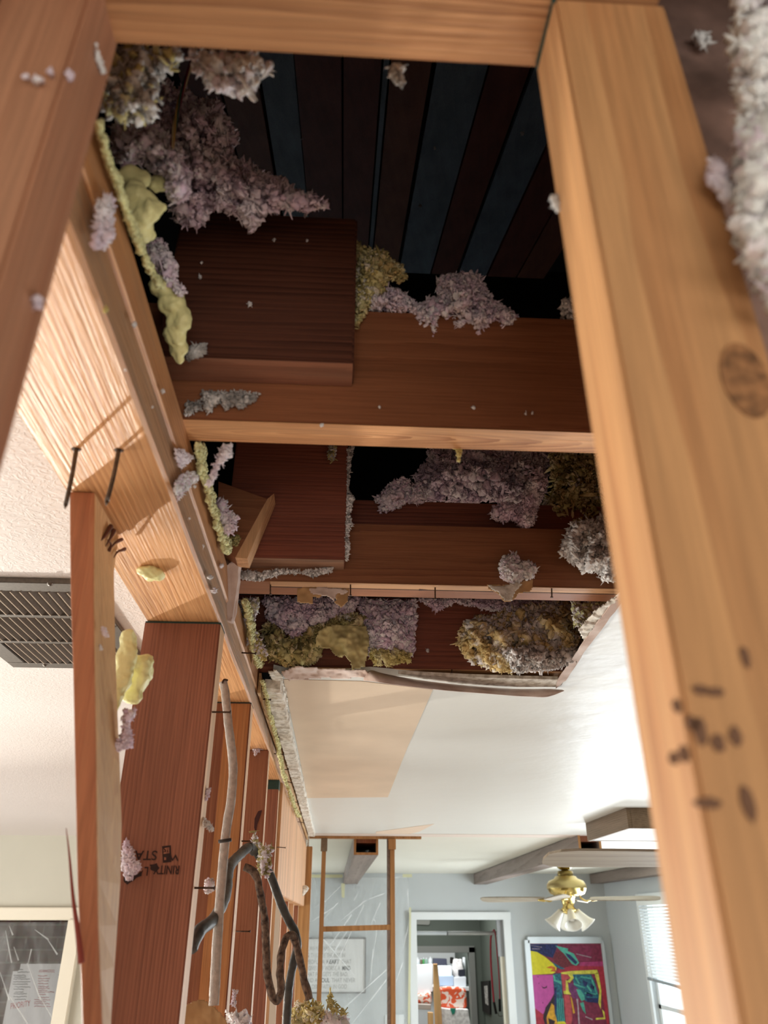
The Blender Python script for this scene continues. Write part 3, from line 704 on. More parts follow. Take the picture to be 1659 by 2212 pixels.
clump(IC, [(838,138),(872,142),(868,160),(874,180),(864,187),(850,172),(842,160)], 0.30, [WHITE_F, GREY_F], 'tiny grey tuft below the topmost joist', size=7, bulge=0.005, thick=0.004, seed=7)
clump(IC, [(318,510),(350,520),(385,575),(378,600),(402,630),(385,645),(350,610),(318,560)], 0.50, [PINKW, PINK], 'pink fibre between the two yellow foam blobs', size=7, bulge=0.015, seed=8)
# --- right of the dark board, on the orange joist
clump(IC, [(768,520),(790,535),(832,542),(845,560),(868,572),(880,600),(868,612),(840,600),(830,630),(800,655),(778,700),(768,712)], 0.59, [OLIVE_F, YELF, BROWN_F], 'yellow-brown fibre beside the end of the dark board', size=6, bulge=0.015, thick=0.01, seed=9)
clump(IC, [(782,630),(830,618),(868,628),(885,645),(910,660),(928,640),(948,650),(945,690),(940,738),(925,705),(910,712),(892,680),(850,672),(800,670),(780,655)], 0.60, [PINKW, PINK], 'pale pink fibre strip along the orange joist top', size=6.5, bulge=0.02, thick=0.02, seed=10)
clump(IC, [(945,600),(985,590),(1018,588),(1040,598),(1050,628),(1075,655),(1100,668),(1120,690),(1120,720),(1108,705),(1085,712),(1070,700),(1050,715),(1032,738),(1015,708),(985,712),(975,700),(960,695),(935,725),(922,712),(925,670),(943,640)], 0.605, [PINK, PINK, PINKW], 'purple-pink fibre mound spilling over the orange joist', size=6.5, bulge=0.035, thick=0.03, seed=11)
clump(IC, [(1212,650),(1230,640),(1242,690),(1215,688)], 0.60, [GREY_F, WHITE_F], 'grey fibre scrap on the orange joist by the near stud', size=6, bulge=0.01, seed=12)
clump(IC, [(1190,425),(1205,420),(1212,440),(1207,456),(1196,448)], 0.25, [WHITE_F], 'white speck stuck on the near stud edge', size=7, bulge=0.001, thick=0.001, seed=13)
clump(IC, [(435,842),(470,848),(520,845),(562,850),(550,866),(535,872),(520,885),(505,872),(488,888),(475,868),(462,880),(452,896),(440,880),(434,862)], 0.592, [GREY_F], 'dusty grey fibre under the dark sistered board', size=5.5, bulge=0.008, thick=0.004, seed=14)
clump(IC, [(402,870),(432,866),(436,886),(412,892),(400,898)], 0.588, [GREY_F], 'small grey fibre bit at the end of the orange joist', size=5, bulge=0.004, seed=15)
# --- second bay
clump(IC, [(925,962),(1200,962),(1215,990),(1178,1010),(1185,1050),(1168,1080),(1158,1092),(1110,1090),(1080,1085),(1045,1083),(1000,1086),(960,1082),(925,1083),(905,1078),(890,1055),(905,1010),(925,998)], 1.13, [PINK], 'large pink fibre blanket behind the shallow grooved joist', size=7, bulge=0.06, thick=0.06, seed=16)
clump(IC, [(808,1078),(835,1052),(848,1042),(870,1030),(885,1035),(890,1060),(905,1040),(920,1075),(915,1086),(880,1085),(860,1098),(838,1105),(820,1108),(822,1092)], 1.02, [PINK, PINKW], 'small pink tuft at the dark gap on the red backing board', size=5.5, bulge=0.02, thick=0.01, seed=17)
clump(IC, [(1165,1010),(1182,1040),(1172,1075),(1160,1100),(1152,1135),(1142,1140),(1134,1168),(1126,1138),(1108,1122),(1078,1126),(1058,1118),(1065,1095),(1090,1085),(1118,1092),(1135,1060),(1148,1020)], 0.99, [PINK], 'pink fibre tail drooping over the shallow joist', size=6, bulge=0.02, thick=0.02, seed=18)
clump(IC, [(1185,975),(1306,968),(1308,1060),(1312,1150),(1240,1142),(1200,1138),(1165,1115),(1170,1085),(1195,1060),(1190,1010)], 1.06, [BROWN_F, OLIVE_F], 'yellow-brown fibre batt at the right of the second bay', size=8, bulge=0.05, thick=0.03, seed=19, flat=(.3, .7))
clump(IC, [(1235,1130),(1270,1122),(1320,1120),(1335,1200),(1325,1255),(1300,1252),(1288,1238),(1262,1236),(1245,1218),(1222,1206),(1210,1195),(1218,1170),(1222,1150)], 0.955, [WHITE_F], 'white fluffy fibre ball at the right of the shallow joist', size=7, bulge=0.04, thick=0.02, seed=20)
hang = clump(IC, [(1085,1205),(1105,1192),(1118,1198),(1120,1215),(1145,1212),(1160,1228),(1152,1245),(1130,1252),(1110,1262),(1090,1250),(1076,1240)], 0.965, [PINKW, WHITE_F], 'pink and white tuft held on a torn paper scrap', size=6, bulge=0.012, thick=0.008, seed=21)
clump(IC, [(520,1232),(560,1236),(600,1230),(660,1232),(720,1225),(715,1236),(690,1240),(680,1246),(650,1238),(610,1240),(580,1248),(560,1255),(520,1250)], 0.972, [GREY_F, WHITE_F], 'cobwebby grey fibre under the red sistered board', size=4.5, bulge=0.006, thick=0.004, seed=22)
clump(IC, [(748,970),(765,962),(758,1000),(752,1060),(765,1075),(756,1110),(762,1135),(752,1150),(756,1185),(748,1215),(744,1180),(748,1100)], 0.95, [GREY_F, WHITE_F], 'fibre dust down the cut end of the red sistered board', size=3.8, bulge=0.003, thick=0.002, seed=23)
clump(IC, [(480,965),(500,958),(498,985),(480,1000),(466,1030),(455,1052),(445,1045),(462,1005),(472,985)], 0.60, [PINKW], 'pale pink wisp at the left under the orange joist', size=6, bulge=0.006, thick=0.004, seed=24)
clump(IC, [(470,1080),(485,1075),(492,1100),(515,1118),(508,1128),(512,1140),(500,1155),(485,1150),(478,1130),(462,1110)], 0.80, [PINKW, PINK], 'pink tuft beside the plate above the offcut', size=6, bulge=0.008, thick=0.004, seed=25)
# --- third bay
clump(IC, [(566,1290),(780,1292),(765,1320),(720,1335),(700,1345),(672,1352),(655,1375),(628,1382),(615,1362),(596,1350),(575,1335)], 1.34, [PINK], 'pink fibre at the left of the third bay', size=6, bulge=0.03, thick=0.03, seed=26)
clump(IC, [(568,1345),(600,1350),(620,1380),(680,1352),(745,1325),(790,1330),(785,1360),(700,1365),(690,1420),(670,1435),(640,1440),(610,1432),(575,1420),(566,1390)], 1.345, [OLIVE_F, OLIVE_F, BROWN_F], 'olive brown fibre behind the kraft facing scrap', size=7, bulge=0.035, thick=0.02, seed=27)
clump(IC, [(775,1295),(898,1298),(900,1330),(892,1372),(898,1400),(880,1425),(830,1420),(795,1418),(785,1370)], 1.35, [PINK, PINK, PINKW], 'pink fibre block right of the kraft facing scrap', size=6.5, bulge=0.04, thick=0.02, seed=28)
clump(IC, [(795,1405),(850,1400),(890,1412),(886,1430),(860,1432),(835,1440),(808,1434)], 1.33, [YELF], 'yellow fringe below the pink fibre block', size=5.5, bulge=0.01, thick=0.01, seed=29)
clump(IC, [(898,1293),(1200,1296),(1195,1308),(1100,1325),(1060,1318),(1000,1305),(985,1300),(962,1312),(940,1322),(925,1305)], 1.36, [PINK], 'thin pink fibre fringe across the top of the third bay', size=5, bulge=0.02, thick=0.02, seed=30)
clump(IC, [(992,1370),(1000,1345),(1040,1330),(1085,1328),(1110,1315),(1170,1302),(1215,1300),(1262,1318),(1272,1345),(1265,1400),(1235,1425),(1190,1435),(1145,1448),(1090,1450),(1040,1438),(1010,1425),(990,1395)], 1.32, [BROWN_F, MIXF, MIXF], 'large brown and grey fibre mass at the right of the third bay', size=8, bulge=0.055, thick=0.015, seed=31, dens=1.3)
clump(IC, [(1235,1300),(1320,1300),(1300,1330),(1275,1360),(1240,1350)], 1.22, [FOAM2, WHITE_F], 'pale yellow lumpy fibre in the corner of the torn ceiling', size=6, bulge=0.02, thick=0.01, seed=32, pr=PR_S)
clump(IC, [(1090,1405),(1150,1395),(1200,1410),(1245,1395),(1250,1420),(1215,1440),(1170,1450),(1110,1452)], 1.27, [WHITE_F, GREY_F], 'whitish tuft at the lower edge of the brown mass', size=7, bulge=0.02, thick=0.01, seed=33)
clump(IC, [(516,1298),(556,1290),(560,1310),(548,1340),(552,1370),(572,1395),(580,1428),(565,1425),(548,1400),(530,1385),(518,1350)], 1.20, [PINKW, WHITE_F, YELF], 'pink-white fibre strip along the plate in the third bay', size=5.5, bulge=0.01, thick=0.01, seed=34)
# --- bottom
clump(IC, [(640,2168),(665,2160),(690,2165),(702,2185),(690,2215),(640,2235),(612,2230),(620,2195)], 1.50, [YELF, BROWN_F], 'yellow glass fibre tuft at the bottom edge', size=8, bulge=0.03, thick=0.02, seed=35, flat=(.2, .5))
clump(IC, [(705,2168),(712,2142),(718,2144),(722,2165),(745,2182),(752,2192),(735,2192),(715,2185)], 1.50, [YELF, OLIVE_F], 'thin upright olive wisp at the bottom edge', size=6, bulge=0.01, thick=0.005, seed=36, flat=(.2, .5))
clump(IC, [(690,2185),(720,2190),(745,2195),(760,2225),(690,2230)], 1.52, [PINKW, WHITE_F], 'white-pink tuft beside the yellow glass fibre, bottom edge', size=8, bulge=0.02, thick=0.01, seed=37)
clump(IC, [(488,2185),(520,2195),(528,2182),(538,2195),(545,2235),(505,2235),(500,2205)], 1.25, [PINKW], 'pale pink fibre at the bottom edge between studs', size=8, bulge=0.02, thick=0.01, seed=38)
# --- near, top right
clump(IC, [(1590,-20),(1690,-20),(1690,700),(1655,640),(1620,580),(1600,540),(1590,470),(1598,400),(1582,340),(1600,250),(1592,180),(1580,100)], 0.205, [WHITE_F, WHITE_F, PINKW], 'blurred white fibre blanket in the upper right corner', size=20, bulge=0.02, thick=0.01, seed=39)
clump(IC, [(1528,345),(1560,345),(1590,400),(1590,450),(1560,430),(1530,400)], 0.209, [PINKW], 'blurred pale pink tuft stuck on the near stud', size=11, bulge=0.003, thick=0.001, seed=40)
clump(IC, [(1500,75),(1530,70),(1540,95),(1510,102)], 0.25, [WHITE_F], 'blurred white tuft on the drywall behind the near stud', size=9, bulge=0.002, thick=0.001, seed=41)
# --- on the loose stud, the sill and the cables
clump(IC, [(265,1530),(278,1535),(295,1532),(290,1548),(280,1560),(285,1595),(285,1615),(265,1620),(238,1622),(236,1600),(262,1598),(266,1565)], 0.69, [PINK, PINKW], 'pink tuft hanging under the big yellow foam lump', size=5.5, bulge=0.006, thick=0.003, seed=42)
clump(IC, [(266,1830),(272,1815),(285,1835),(288,1852),(305,1868),(300,1880),(285,1898),(276,1900),(264,1880)], 0.925, [PINK], 'pink tuft caught beside the ink stamp', size=6, bulge=0.008, thick=0.004, seed=43)
clump(IC, [(218,1352),(228,1355),(234,1378),(222,1372)], 0.62, [PINKW], 'small pink bit on the leaning stud side', size=4, bulge=0.001, thick=0.001, seed=44)
clump(IC, [(205,1398),(216,1392),(221,1405),(207,1407)], 0.63, [WHITE_F], 'small white bit low on the leaning stud side', size=4, bulge=0.001, thick=0.001, seed=45)
clump(IC, [(545,1790),(552,1810),(572,1830),(590,1828),(583,1845),(586,1870),(575,1895),(562,1890),(556,1862),(560,1845),(548,1820)], 1.33, [PINKW, OLIVE_F], 'pink and olive tuft caught where the dark cables cross', size=6, bulge=0.01, thick=0.005, seed=46)
clump(IC, [(442,1902),(455,1895),(463,1908),(458,1926),(445,1928)], 1.02, [PINKW, WHITE_F], 'small pink tuft round a nail beside the grey cable', size=4.5, bulge=0.006, thick=0.003, seed=47)
clump(IC, [(444,1706),(455,1700),(450,1720),(442,1735)], 0.96, [PINKW], 'pink wisp on the edge of the stamped stud, upper', size=4, bulge=0.003, thick=0.002, seed=48)
clump(IC, [(442,1768),(452,1775),(464,1796),(450,1790),(441,1785)], 0.96, [WHITE_F], 'white paper-like wisp on the edge of the stamped stud, lower', size=4, bulge=0.003, thick=0.002, seed=49)
clump(IC, [(548,1618),(558,1608),(562,1620),(552,1632)], 1.76, [PINKW], 'tiny pink tuft at the head of the fourth stud', size=4, bulge=0.003, thick=0.002, seed=50)
clump(IC, [(505,2140),(512,2140),(508,2175),(500,2172)], 1.30, [PINKW], 'thin pink wisp low on the third stud', size=4, bulge=0.003, thick=0.002, seed=51)
# --- specks on the plate face, near post and joists
random.seed(21)
def speck(pts, plane, val, mats, label, size=4, group=None):
    kw = {plane: val}
    return clump('fibre_speck', pts, val, mats, label, 'insulation', group, size=size, bulge=0.002, thick=0.0, seed=random.randint(1, 999), plane=plane, dens=1.2)
def dot(x, y, r):
    r = r * 0.62
    return [(x + r * math.cos(a) * random.uniform(.7, 1.2), y + r * 1.2 * math.sin(a) * random.uniform(.7, 1.2)) for a in [k * math.pi / 4 for k in range(8)]]
speck([(378,970),(395,972),(420,990),(405,1000),(390,1012),(380,992)], 'X', -0.15, [PINKW], 'white wisp on the plate side just under the orange joist', 5)
speck([(380,1040),(400,1020),(430,1020),(425,1040),(400,1060),(385,1078),(376,1060)], 'X', -0.15, [PINKW, WHITE_F], 'long pale tuft on the plate side below the white wisp', 5.5)
speck(dot(228, 668, 9), 'X', -0.15, [YELF], 'yellow speck on the plate side, upper')
speck(dot(352, 845, 6), 'X', -0.15, [WHITE_F], 'white speck on the plate side beside the dark board')
speck(dot(455, 1248, 7), 'X', -0.15, [WHITE_F], 'white speck on the plate side near the drywall scrap')
speck(dot(463, 1275, 8), 'X', -0.15, [PINKW], 'pink speck on the plate side below the drywall scrap')
speck(dot(478, 1222, 6), 'X', -0.15, [PINKW], 'pink speck on the plate side above the drywall scrap')
speck([(205,445),(230,420),(248,430),(240,470),(245,510),(225,540),(200,530),(208,490)], 'X', -0.148, [PINKW], 'blurred pinkish wisp on the plate by the near post', 9)
LW = iter(['uppermost', 'beside the foam bead', 'level with the dark board', 'level with the slanted offcut', 'the second from the top', 'the lowest one'])
for x, y, r in [(290, 700, 7), (420, 1050, 4), (330, 880, 3), (410, 1120, 3), (270, 800, 3), (440, 1180, 3)]:
    speck(dot(x, y, r), 'X', -0.1505, [WHITE_F], 'tiny loose fibre speck stuck on the plate side, ' + next(LW), 3, 'tiny specks on the plate side')
LW = iter(['large one near centre', 'left, above the lower foam', 'at the top beside the pink pile', 'upper right by the cut end', 'highest one at the left'])
for x, y, r in [(540, 657, 7), (432, 598, 4), (592, 518, 4), (663, 520, 3), (435, 568, 3)]:
    speck(dot(x, y, r), 'Y', 0.560, [WHITE_F], 'tiny loose fibre speck on the dark sistered board, ' + next(LW), 3, 'tiny specks on the dark board')
LW = iter(['the large one right of centre', 'left one of the close pair at right', 'directly right of the dark board', 'lowest, on the arched grain', 'right one of the close pair'])
for x, y, r in [(1022, 881, 5), (1135, 893, 4), (820, 880, 3), (695, 918, 5), (1150, 892, 4)]:
    speck(dot(x, y, r), 'Y', 0.596, [WHITE_F], 'tiny loose fibre speck on the orange joist, ' + next(LW), 3, 'tiny specks on the orange joist')
for x, y, r in [(990, 970, 9)]:
    speck([(975, 962), (1002, 962), (996, 975), (992, 1000), (988, 978)], 'Y', 0.636, [YELF], 'yellow drip under the orange joist', 4)
speck([(712, 962), (726, 965), (724, 992), (716, 998), (708, 985)], 'Y', 0.94, [OLIVE_F, GREY_F], 'olive crumb hanging on the red sistered board', 4)
speck([(395,760),(415,745),(445,742),(446,760),(430,772),(405,780)], 'Y', 0.555, [GREY_F], 'dark speckled crumb at the lower yellow foam', 4)
for x, y, r, lb_ in [(108, 155, 12, 'upper blurred white smear on the near post, nearest its edge'), (56, 166, 8, 'blurred white smear farthest left on the near post'), (84, 172, 9, 'middle blurred white smear on the near post')]:
    speck(dot(x, y, r), 'Y', 0.2145, [PINKW], lb_, 8, 'blurred smears on the near post')
speck(dot(150, 160, 12), 'X', -0.1275, [PINKW], 'blurred white smear on the inner face of the near post', 7, 'blurred smears on the near post')
speck(dot(80, 655, 18), 'X', -0.1275, [PINKW], 'blurred pink smear at the lower near post edge', 8)
speck([(208, 92), (216, 120), (226, 155), (219, 158), (208, 130)], 'X', -0.1275, [WHITE_F], 'blurred pale streak on the near post by the joist', 5)
LW = iter(['on the left grey-blue board', 'farthest right, near the near stud', 'lowest one, on the wide grey board', 'upper one on the wide grey board'])
for x, y, r in [(650, 300, 3), (1128, 288, 5), (908, 445, 4), (940, 320, 4)]:
    p = roof_x(x, y); clump('fibre_speck', dot(x, y, r), p.y - 0.02, [WHITE_F], 'tiny pale speck hanging from the roof boards, ' + next(LW), 'insulation', 'specks on the roof boards', size=2.5, bulge=0.002, thick=0, seed=x, dens=1)
speck(dot(924, 1405, 5), 'Y', 1.384, [WHITE_F], 'white speck on the farthest reddish joist', 3)

# ------------------------------------------------------------------ foam lumps
def foam(name, blobs, mat, label, vox=0.0014, seed=1, amp=0.25, parent=None, cat='foam', smooth_it=24, bumpy=0.007):
    """blobs: (point, radius m) fused into one surface"""
    bm = bmesh.new()
    for c, r, sc in blobs:
        ret = bmesh.ops.create_icosphere(bm, subdivisions=3, radius=1)
        for v in ret['verts']:
            p = v.co.copy(); d = 1 + amp * noise.fractal(p * 1.6 + V((seed, c[0] * 50, c[2] * 50)), 1, 2, 3)
            v.co = V((p.x * r * sc[0] * d, p.y * r * sc[1] * d, p.z * r * sc[2] * d)) + V(c)
    o = from_bm(name, bm, mat, parent, True)
    m = o.modifiers.new('fuse', 'REMESH'); m.mode = 'VOXEL'; m.voxel_size = vox; m.use_smooth_shade = True
    m = o.modifiers.new('soften', 'SMOOTH'); m.factor = 0.6; m.iterations = smooth_it
    if bumpy:
        tx = bpy.data.textures.new('foam_lumps', 'CLOUDS'); tx.noise_scale = 0.012
        m = o.modifiers.new('lumps', 'DISPLACE'); m.texture = tx; m.strength = bumpy; m.texture_coords = 'GLOBAL'
    if label: tag(o, label, cat)
    return o
def fb(x, y, rpx, sc=(1, .8, 1), **pl):
    p = P(x, y, **pl); return (p, 1.12 * rpx / px_per_m(p), sc)
foam('yellow_foam', [fb(285,390,30,Y=.41), fb(300,430,34,Y=.41), fb(318,460,26,Y=.41), fb(305,495,26,Y=.42), fb(345,445,16,Y=.41), fb(325,508,12,Y=.43), fb(340,395,20,Y=.43)], FOAM,
     'upper yellow foam lump beside the near post', seed=2)
foam('yellow_foam', [fb(350,620,26,Y=.50), fb(372,655,30,Y=.505), fb(388,690,26,Y=.51), fb(380,725,24,Y=.52), fb(385,755,20,Y=.53), fb(385,775,12,Y=.535), fb(404,675,10,Y=.505)], FOAM,
     'lower yellow foam lump touching the dark sistered board', seed=4)
foam('yellow_foam', [fb(328,1238,24,(1,1,.6),Z=2.362), fb(318,1235,20,(1,1,.5),Z=2.361), fb(340,1240,18,(1,1,.5),Z=2.36)], FOAM, 'round yellow foam dollop on the plate underside', seed=6, amp=.12)
foam('yellow_foam', [fb(277,1370,14,X=-.213), fb(277,1388,18,X=-.213), fb(274,1406,20,X=-.213), fb(272,1430,22,X=-.213), fb(266,1455,22,X=-.213), fb(260,1480,20,X=-.213), fb(254,1500,16,X=-.213), fb(250,1516,12,X=-.214), fb(246,1530,10,X=-.214), fb(244,1541,7,X=-.214),
                     fb(300,1440,26,X=-.205), fb(296,1470,26,X=-.205), fb(286,1500,20,X=-.207), fb(315,1430,16,X=-.2), fb(325,1420,7,X=-.198), fb(310,1455,20,X=-.203)], FOAM,
     'big yellow foam lump squeezed out beside the leaning stud', seed=8, amp=.18)
def bead(name, pts, label, seed, r=8, X=-.148):
    rs = random.Random(seed); a, b2 = [], []
    q = smooth_path([V((x, y, 0)) for x, y in pts], 4)
    for p in q: a.append((p.x - r * rs.uniform(.5, 1.0), p.y)); b2.append((p.x + r * rs.uniform(.4, 1.3), p.y))
    return clump(name, a + b2[::-1], X, [FOAM2], label, 'foam', size=r * .8, dens=2.2, bulge=.006, thick=0, seed=seed, plane='X', pr=PR_S, wisps=0)
bead('foam_bead', [(212,262),(226,320),(248,380),(272,450),(296,520),(320,570),(345,620)], 'ragged yellow foam bead along the plate, nearest', 3, r=9, X=-0.148)
bead('foam_bead', [(430,958),(436,1010),(452,1060),(462,1100),(478,1150),(492,1195)], 'ragged yellow foam bead along the plate in the second bay', 5, r=10, X=-0.146)
bead('foam_bead', [(530,1295),(538,1330),(545,1370),(552,1410),(562,1440)], 'ragged yellow foam bead along the plate in the third bay', 7, r=9, X=-0.144)
bead('foam_bead', [(566,1470),(575,1500),(582,1540),(590,1570),(598,1600),(608,1650),(618,1690),(632,1730),(645,1765)], 'thin yellow foam line behind the drywall edge strip', 9, r=4.5, X=-0.140)
clump('foam_crumb', [(498,1160),(512,1155),(520,1165),(510,1180),(498,1176)], 0.9, [OLIVE_F], 'olive foam crumb beside the slanted offcut', 'foam', size=4, bulge=.004, seed=70)

def paper(name, poly, mats, amp=.004, step=2.6, parent=None, thick=.0012, Y=None, Z=None, seed=1, fq=45, mi=None):
    """torn sheet: a crumpled skin filling an outline"""
    pl = dict(Y=Y) if Y is not None else dict(Z=Z)
    xs = [p[0] for p in poly]; ys = [p[1] for p in poly]; idx = {}; vs = []; fs = []; fm = []
    def vid(i, j):
        if (i, j) not in idx:
            x, y = min(xs) + i * step, min(ys) + j * step
            x += 1.0 * noise.noise(V((i * .7, j * .7, seed))); y += 1.0 * noise.noise(V((i * .7, j * .7, seed + 9)))
            p = P(x, y, **pl); d = amp * (noise.noise(p * fq + V((seed, 0, 0))) + .4 * noise.noise(p * fq * 3)) - amp * .6
            p = P(x, y, Y=p.y + d) if Y is not None else P(x, y, Z=p.z + d)
            idx[(i, j)] = len(vs); vs.append(p)
        return idx[(i, j)]
    for i in range(int((max(xs) - min(xs)) / step) + 1):
        for j in range(int((max(ys) - min(ys)) / step) + 1):
            if inpoly(min(xs) + (i + .5) * step, min(ys) + (j + .5) * step, poly):
                fs.append((vid(i, j), vid(i, j + 1), vid(i + 1, j + 1), vid(i + 1, j)))
    o = mk(name, vs, fs, mats, parent, True)
    m = o.modifiers.new('s', 'SOLIDIFY'); m.thickness = thick
    return o
# ------------------------------------------------------------------ drywall remnants
o = slab('drywall_scrap', [P(487,1222,Y=.93), P(502,1213,Y=.93), P(516,1218,Y=.93), P(512,1268,Y=.955), P(506,1318,Y=.99), P(500,1342,Y=.99), P(484,1338,Y=.99), P(484,1280,Y=.96)], (0.002, 0.010, 0), PAPER, sub=3, jag=.0008)
tag(o, 'narrow torn drywall scrap standing on the plate edge', 'drywall')
def gstrip(name, n, yA, yB, x0, x1, z0, z1, mat, label, seed, amp):
    rs = random.Random(seed); vs, fs = [], []
    for i in range(n + 1):
        y = yA + (yB - yA) * (i / n) ** 1.35
        j = lambda k: amp * noise.noise(V((i * .9, k * 3.3, seed)))
        vs += [V((x0 + j(0) * .3, y, z0 + j(1))), V((x1 + j(2), y, z0 + j(3))), V((x1 + j(2), y, z1 + j(5) * .3)), V((x0 + j(0) * .3, y, z1))]
    for i in range(n):
        for k in range(4): a = i * 4 + k; b2 = i * 4 + (k + 1) % 4; fs.append((a, b2, b2 + 4, a + 4))
    fs += [(3, 2, 1, 0), tuple(n * 4 + k for k in range(4))]
    o = mk(name, vs, fs, mat); tag(o, label, 'drywall'); return o
gstrip('corner_bead_strip', 60, 1.40, 4.30, -0.150, -0.146, 2.395, 2.432, wood('strip_kraft', RGB(206, 166, 116), RGB(186, 142, 96), 'Y', .02), 'thin tan paper strip along the plate behind the gypsum edge', 2, 0.003)
gstrip('gypsum_edge', 140, 1.42, 4.28, -0.140, -0.111, 2.408, 2.4265, GYP, 'crumbled white gypsum edge along the wall and ceiling corner', 4, 0.007)
o = paper('gypsum_edge', [(580,1452),(596,1448),(610,1462),(612,1475),(620,1500),(622,1560),(610,1530),(600,1500),(590,1475)], GYP, 0.003, parent=None, Z=2.4245, seed=10)
tag(o, 'pale broken gypsum flake at the near ceiling corner', 'drywall')
# torn far edge of the ceiling: exposed core and hanging paper
o = pxslab('gypsum_core_edge', [(860,1456),(1000,1462),(1120,1466),(1205,1468),(1203,1484),(1120,1484),(1000,1478),(920,1468)], (0, 0, 0.006), GYP, sub=4, jag=.0008, Z=2.4262)
tag(o, 'exposed white gypsum band along the far torn ceiling edge', 'drywall')
pp = []
up_ = [(785,1462),(800,1448),(830,1455),(900,1468),(980,1478),(1060,1485),(1120,1488),(1185,1488),(1215,1490)]
lo_ = [(785,1470),(820,1474),(900,1484),(980,1492),(1060,1498),(1120,1503),(1170,1506),(1195,1502),(1218,1492)]
n = len(up_); vs = []
us = smooth_path([V((x, y, 0)) for x, y in up_], 6); ls = smooth_path([V((x, y, 0)) for x, y in lo_], 6)
for i, (a, b2) in enumerate(zip(us, ls)):
    pa = P(a.x, a.y, Z=2.4245 - 0.001); pb = P(b2.x, b2.y, Y=pa.y - 0.008 - 0.006 * math.sin(i * .3) ** 2)
    mid = (pa + pb) / 2 + V((0, -0.006, -0.002))
    vs += [pa, mid, pb]
fs = []
for i in range(len(us) - 1):
    a = i * 3; fs += [(a, a + 1, a + 4, a + 3), (a + 1, a + 2, a + 5, a + 4)]
o = mk('torn_ceiling_paper', vs, fs, PAPER, None, True)
so = o.modifiers.new('s', 'SOLIDIFY'); so.thickness = 0.0012
tag(o, 'long curled strip of torn drywall paper hanging at the far hole edge', 'paper')
o = paper('torn_ceiling_paper', [(608,1452),(640,1440),(700,1445),(790,1448),(800,1462),(740,1466),(700,1464),(660,1468),(625,1470),(612,1462)], PAPER, 0.004, parent=None, Z=2.4240, seed=7)
tag(o, 'pinkish torn paper flap below the olive fibre', 'paper')
o = pxslab('torn_ceiling_paper', [(1341,1284),(1348,1296),(1310,1345),(1262,1410),(1222,1470),(1200,1488),(1205,1468),(1235,1425),(1252,1400),(1290,1345),(1320,1305)], (0, 0, 0.0015), PAPER, sub=4, jag=.0008, Z=2.4240)
tag(o, 'pink torn paper border along the right side of the hole', 'paper')
o = paper('torn_ceiling_paper', [(1320,1295),(1340,1288),(1292,1342),(1262,1385),(1250,1360),(1285,1320)], GYP, 0.004, parent=None, Z=2.4275, seed=8)
tag(o, 'white crumbled gypsum at the right corner of the hole', 'drywall')
# paper scraps under the shallow joist
sc1 = paper('paper_scrap', [(642,1270),(672,1268),(745,1272),(755,1270),(750,1298),(738,1312),(722,1300),(728,1296),(718,1285),(700,1282),(690,1292),(676,1288),(676,1304),(642,1300)], KRAFT, 0.004, parent=None, Y=0.974, seed=3)
tag(sc1, 'torn brown paper scrap nailed under the shallow joist at left', 'paper')
paper('torn_face', [(668,1272),(690,1268),(740,1272),(752,1276),(742,1284),(728,1280),(722,1296),(710,1288),(690,1284),(672,1282)], PAPER, 0.003, parent=sc1, Y=0.9680, seed=4)
sc2 = paper('paper_scrap', [(1052,1262),(1085,1264),(1120,1258),(1152,1252),(1150,1268),(1146,1278),(1122,1280),(1112,1292),(1102,1300),(1088,1298),(1074,1280),(1056,1272)], KRAFT, 0.003, parent=None, Y=0.970, seed=5)
tag(sc2, 'torn cream paper scrap under the shallow joist at right', 'paper')
paper('torn_face', [(1055,1264),(1085,1266),(1118,1258),(1128,1262),(1112,1278),(1106,1296),(1090,1296),(1076,1278),(1062,1272)], GYP, 0.003, parent=sc2, Y=0.961, seed=6)
kf = paper('kraft_facing', [(690,1362),(705,1352),(740,1350),(790,1352),(797,1375),(795,1410),(788,1440),(762,1446),(758,1430),(745,1415),(738,1422),(722,1412),(712,1398),(700,1400),(690,1395),(680,1400),(684,1375)], KRAFT_O, 0.012, parent=None, Y=1.30, seed=2)
tag(kf, 'olive paper facing torn off a batt in the third bay', 'paper')
# tan unpainted patch and pale patch on the ceiling
o = pxslab('drywall_patch', [(612,1468),(780,1472),(935,1490),(880,1615),(838,1722),(664,1724),(640,1600)], (0, 0, 0.0008), PATCH, Z=ZD - 0.0002 - 0.0008)
tag(o, 'bare tan drywall patch on the ceiling beside the hole', 'drywall')
o = pxslab('drywall_patch', [(812,1797),(938,1780),(905,1797),(880,1803),(812,1803)], (0, 0, 0.0008), PINKPATCH, Z=ZD - 0.0010)
tag(o, 'small cream patch at the far edge of the near ceiling', 'drywall')
o = box('ceiling_edge_band', -0.11, 1.33, 4.30, 4.445, ZD - 0.0015, ZD - 0.0002, plain('band', RGB(222, 208, 198), .6)); tag(o, 'pale band across the ceiling just before the pine rail', 'trim')
# drywall end strip right of the header
o = slab('drywall_strip', [P(664,1806,Y=4.30), P(668,1806,Y=4.30), P(664,1900,Y=4.30), P(660,2000,Y=4.30), P(655,2120,Y=4.30), P(650,2120,Y=4.30), P(655,2000,Y=4.30), P(660,1900,Y=4.30)], (0, 0.015, 0), GYP, sub=3, jag=.002)
tag(o, 'ragged vertical drywall edge at the far end of the open wall', 'drywall')
# frayed header corner with a white clip
o = foam('putty_lump', [fb(652,1925,9,Y=4.0), fb(660,1920,7,Y=4.0), fb(645,1935,6,Y=4.0)], GYP, 'cream broken lump at the far lower corner of the header', vox=.004, seed=3, cat='debris')

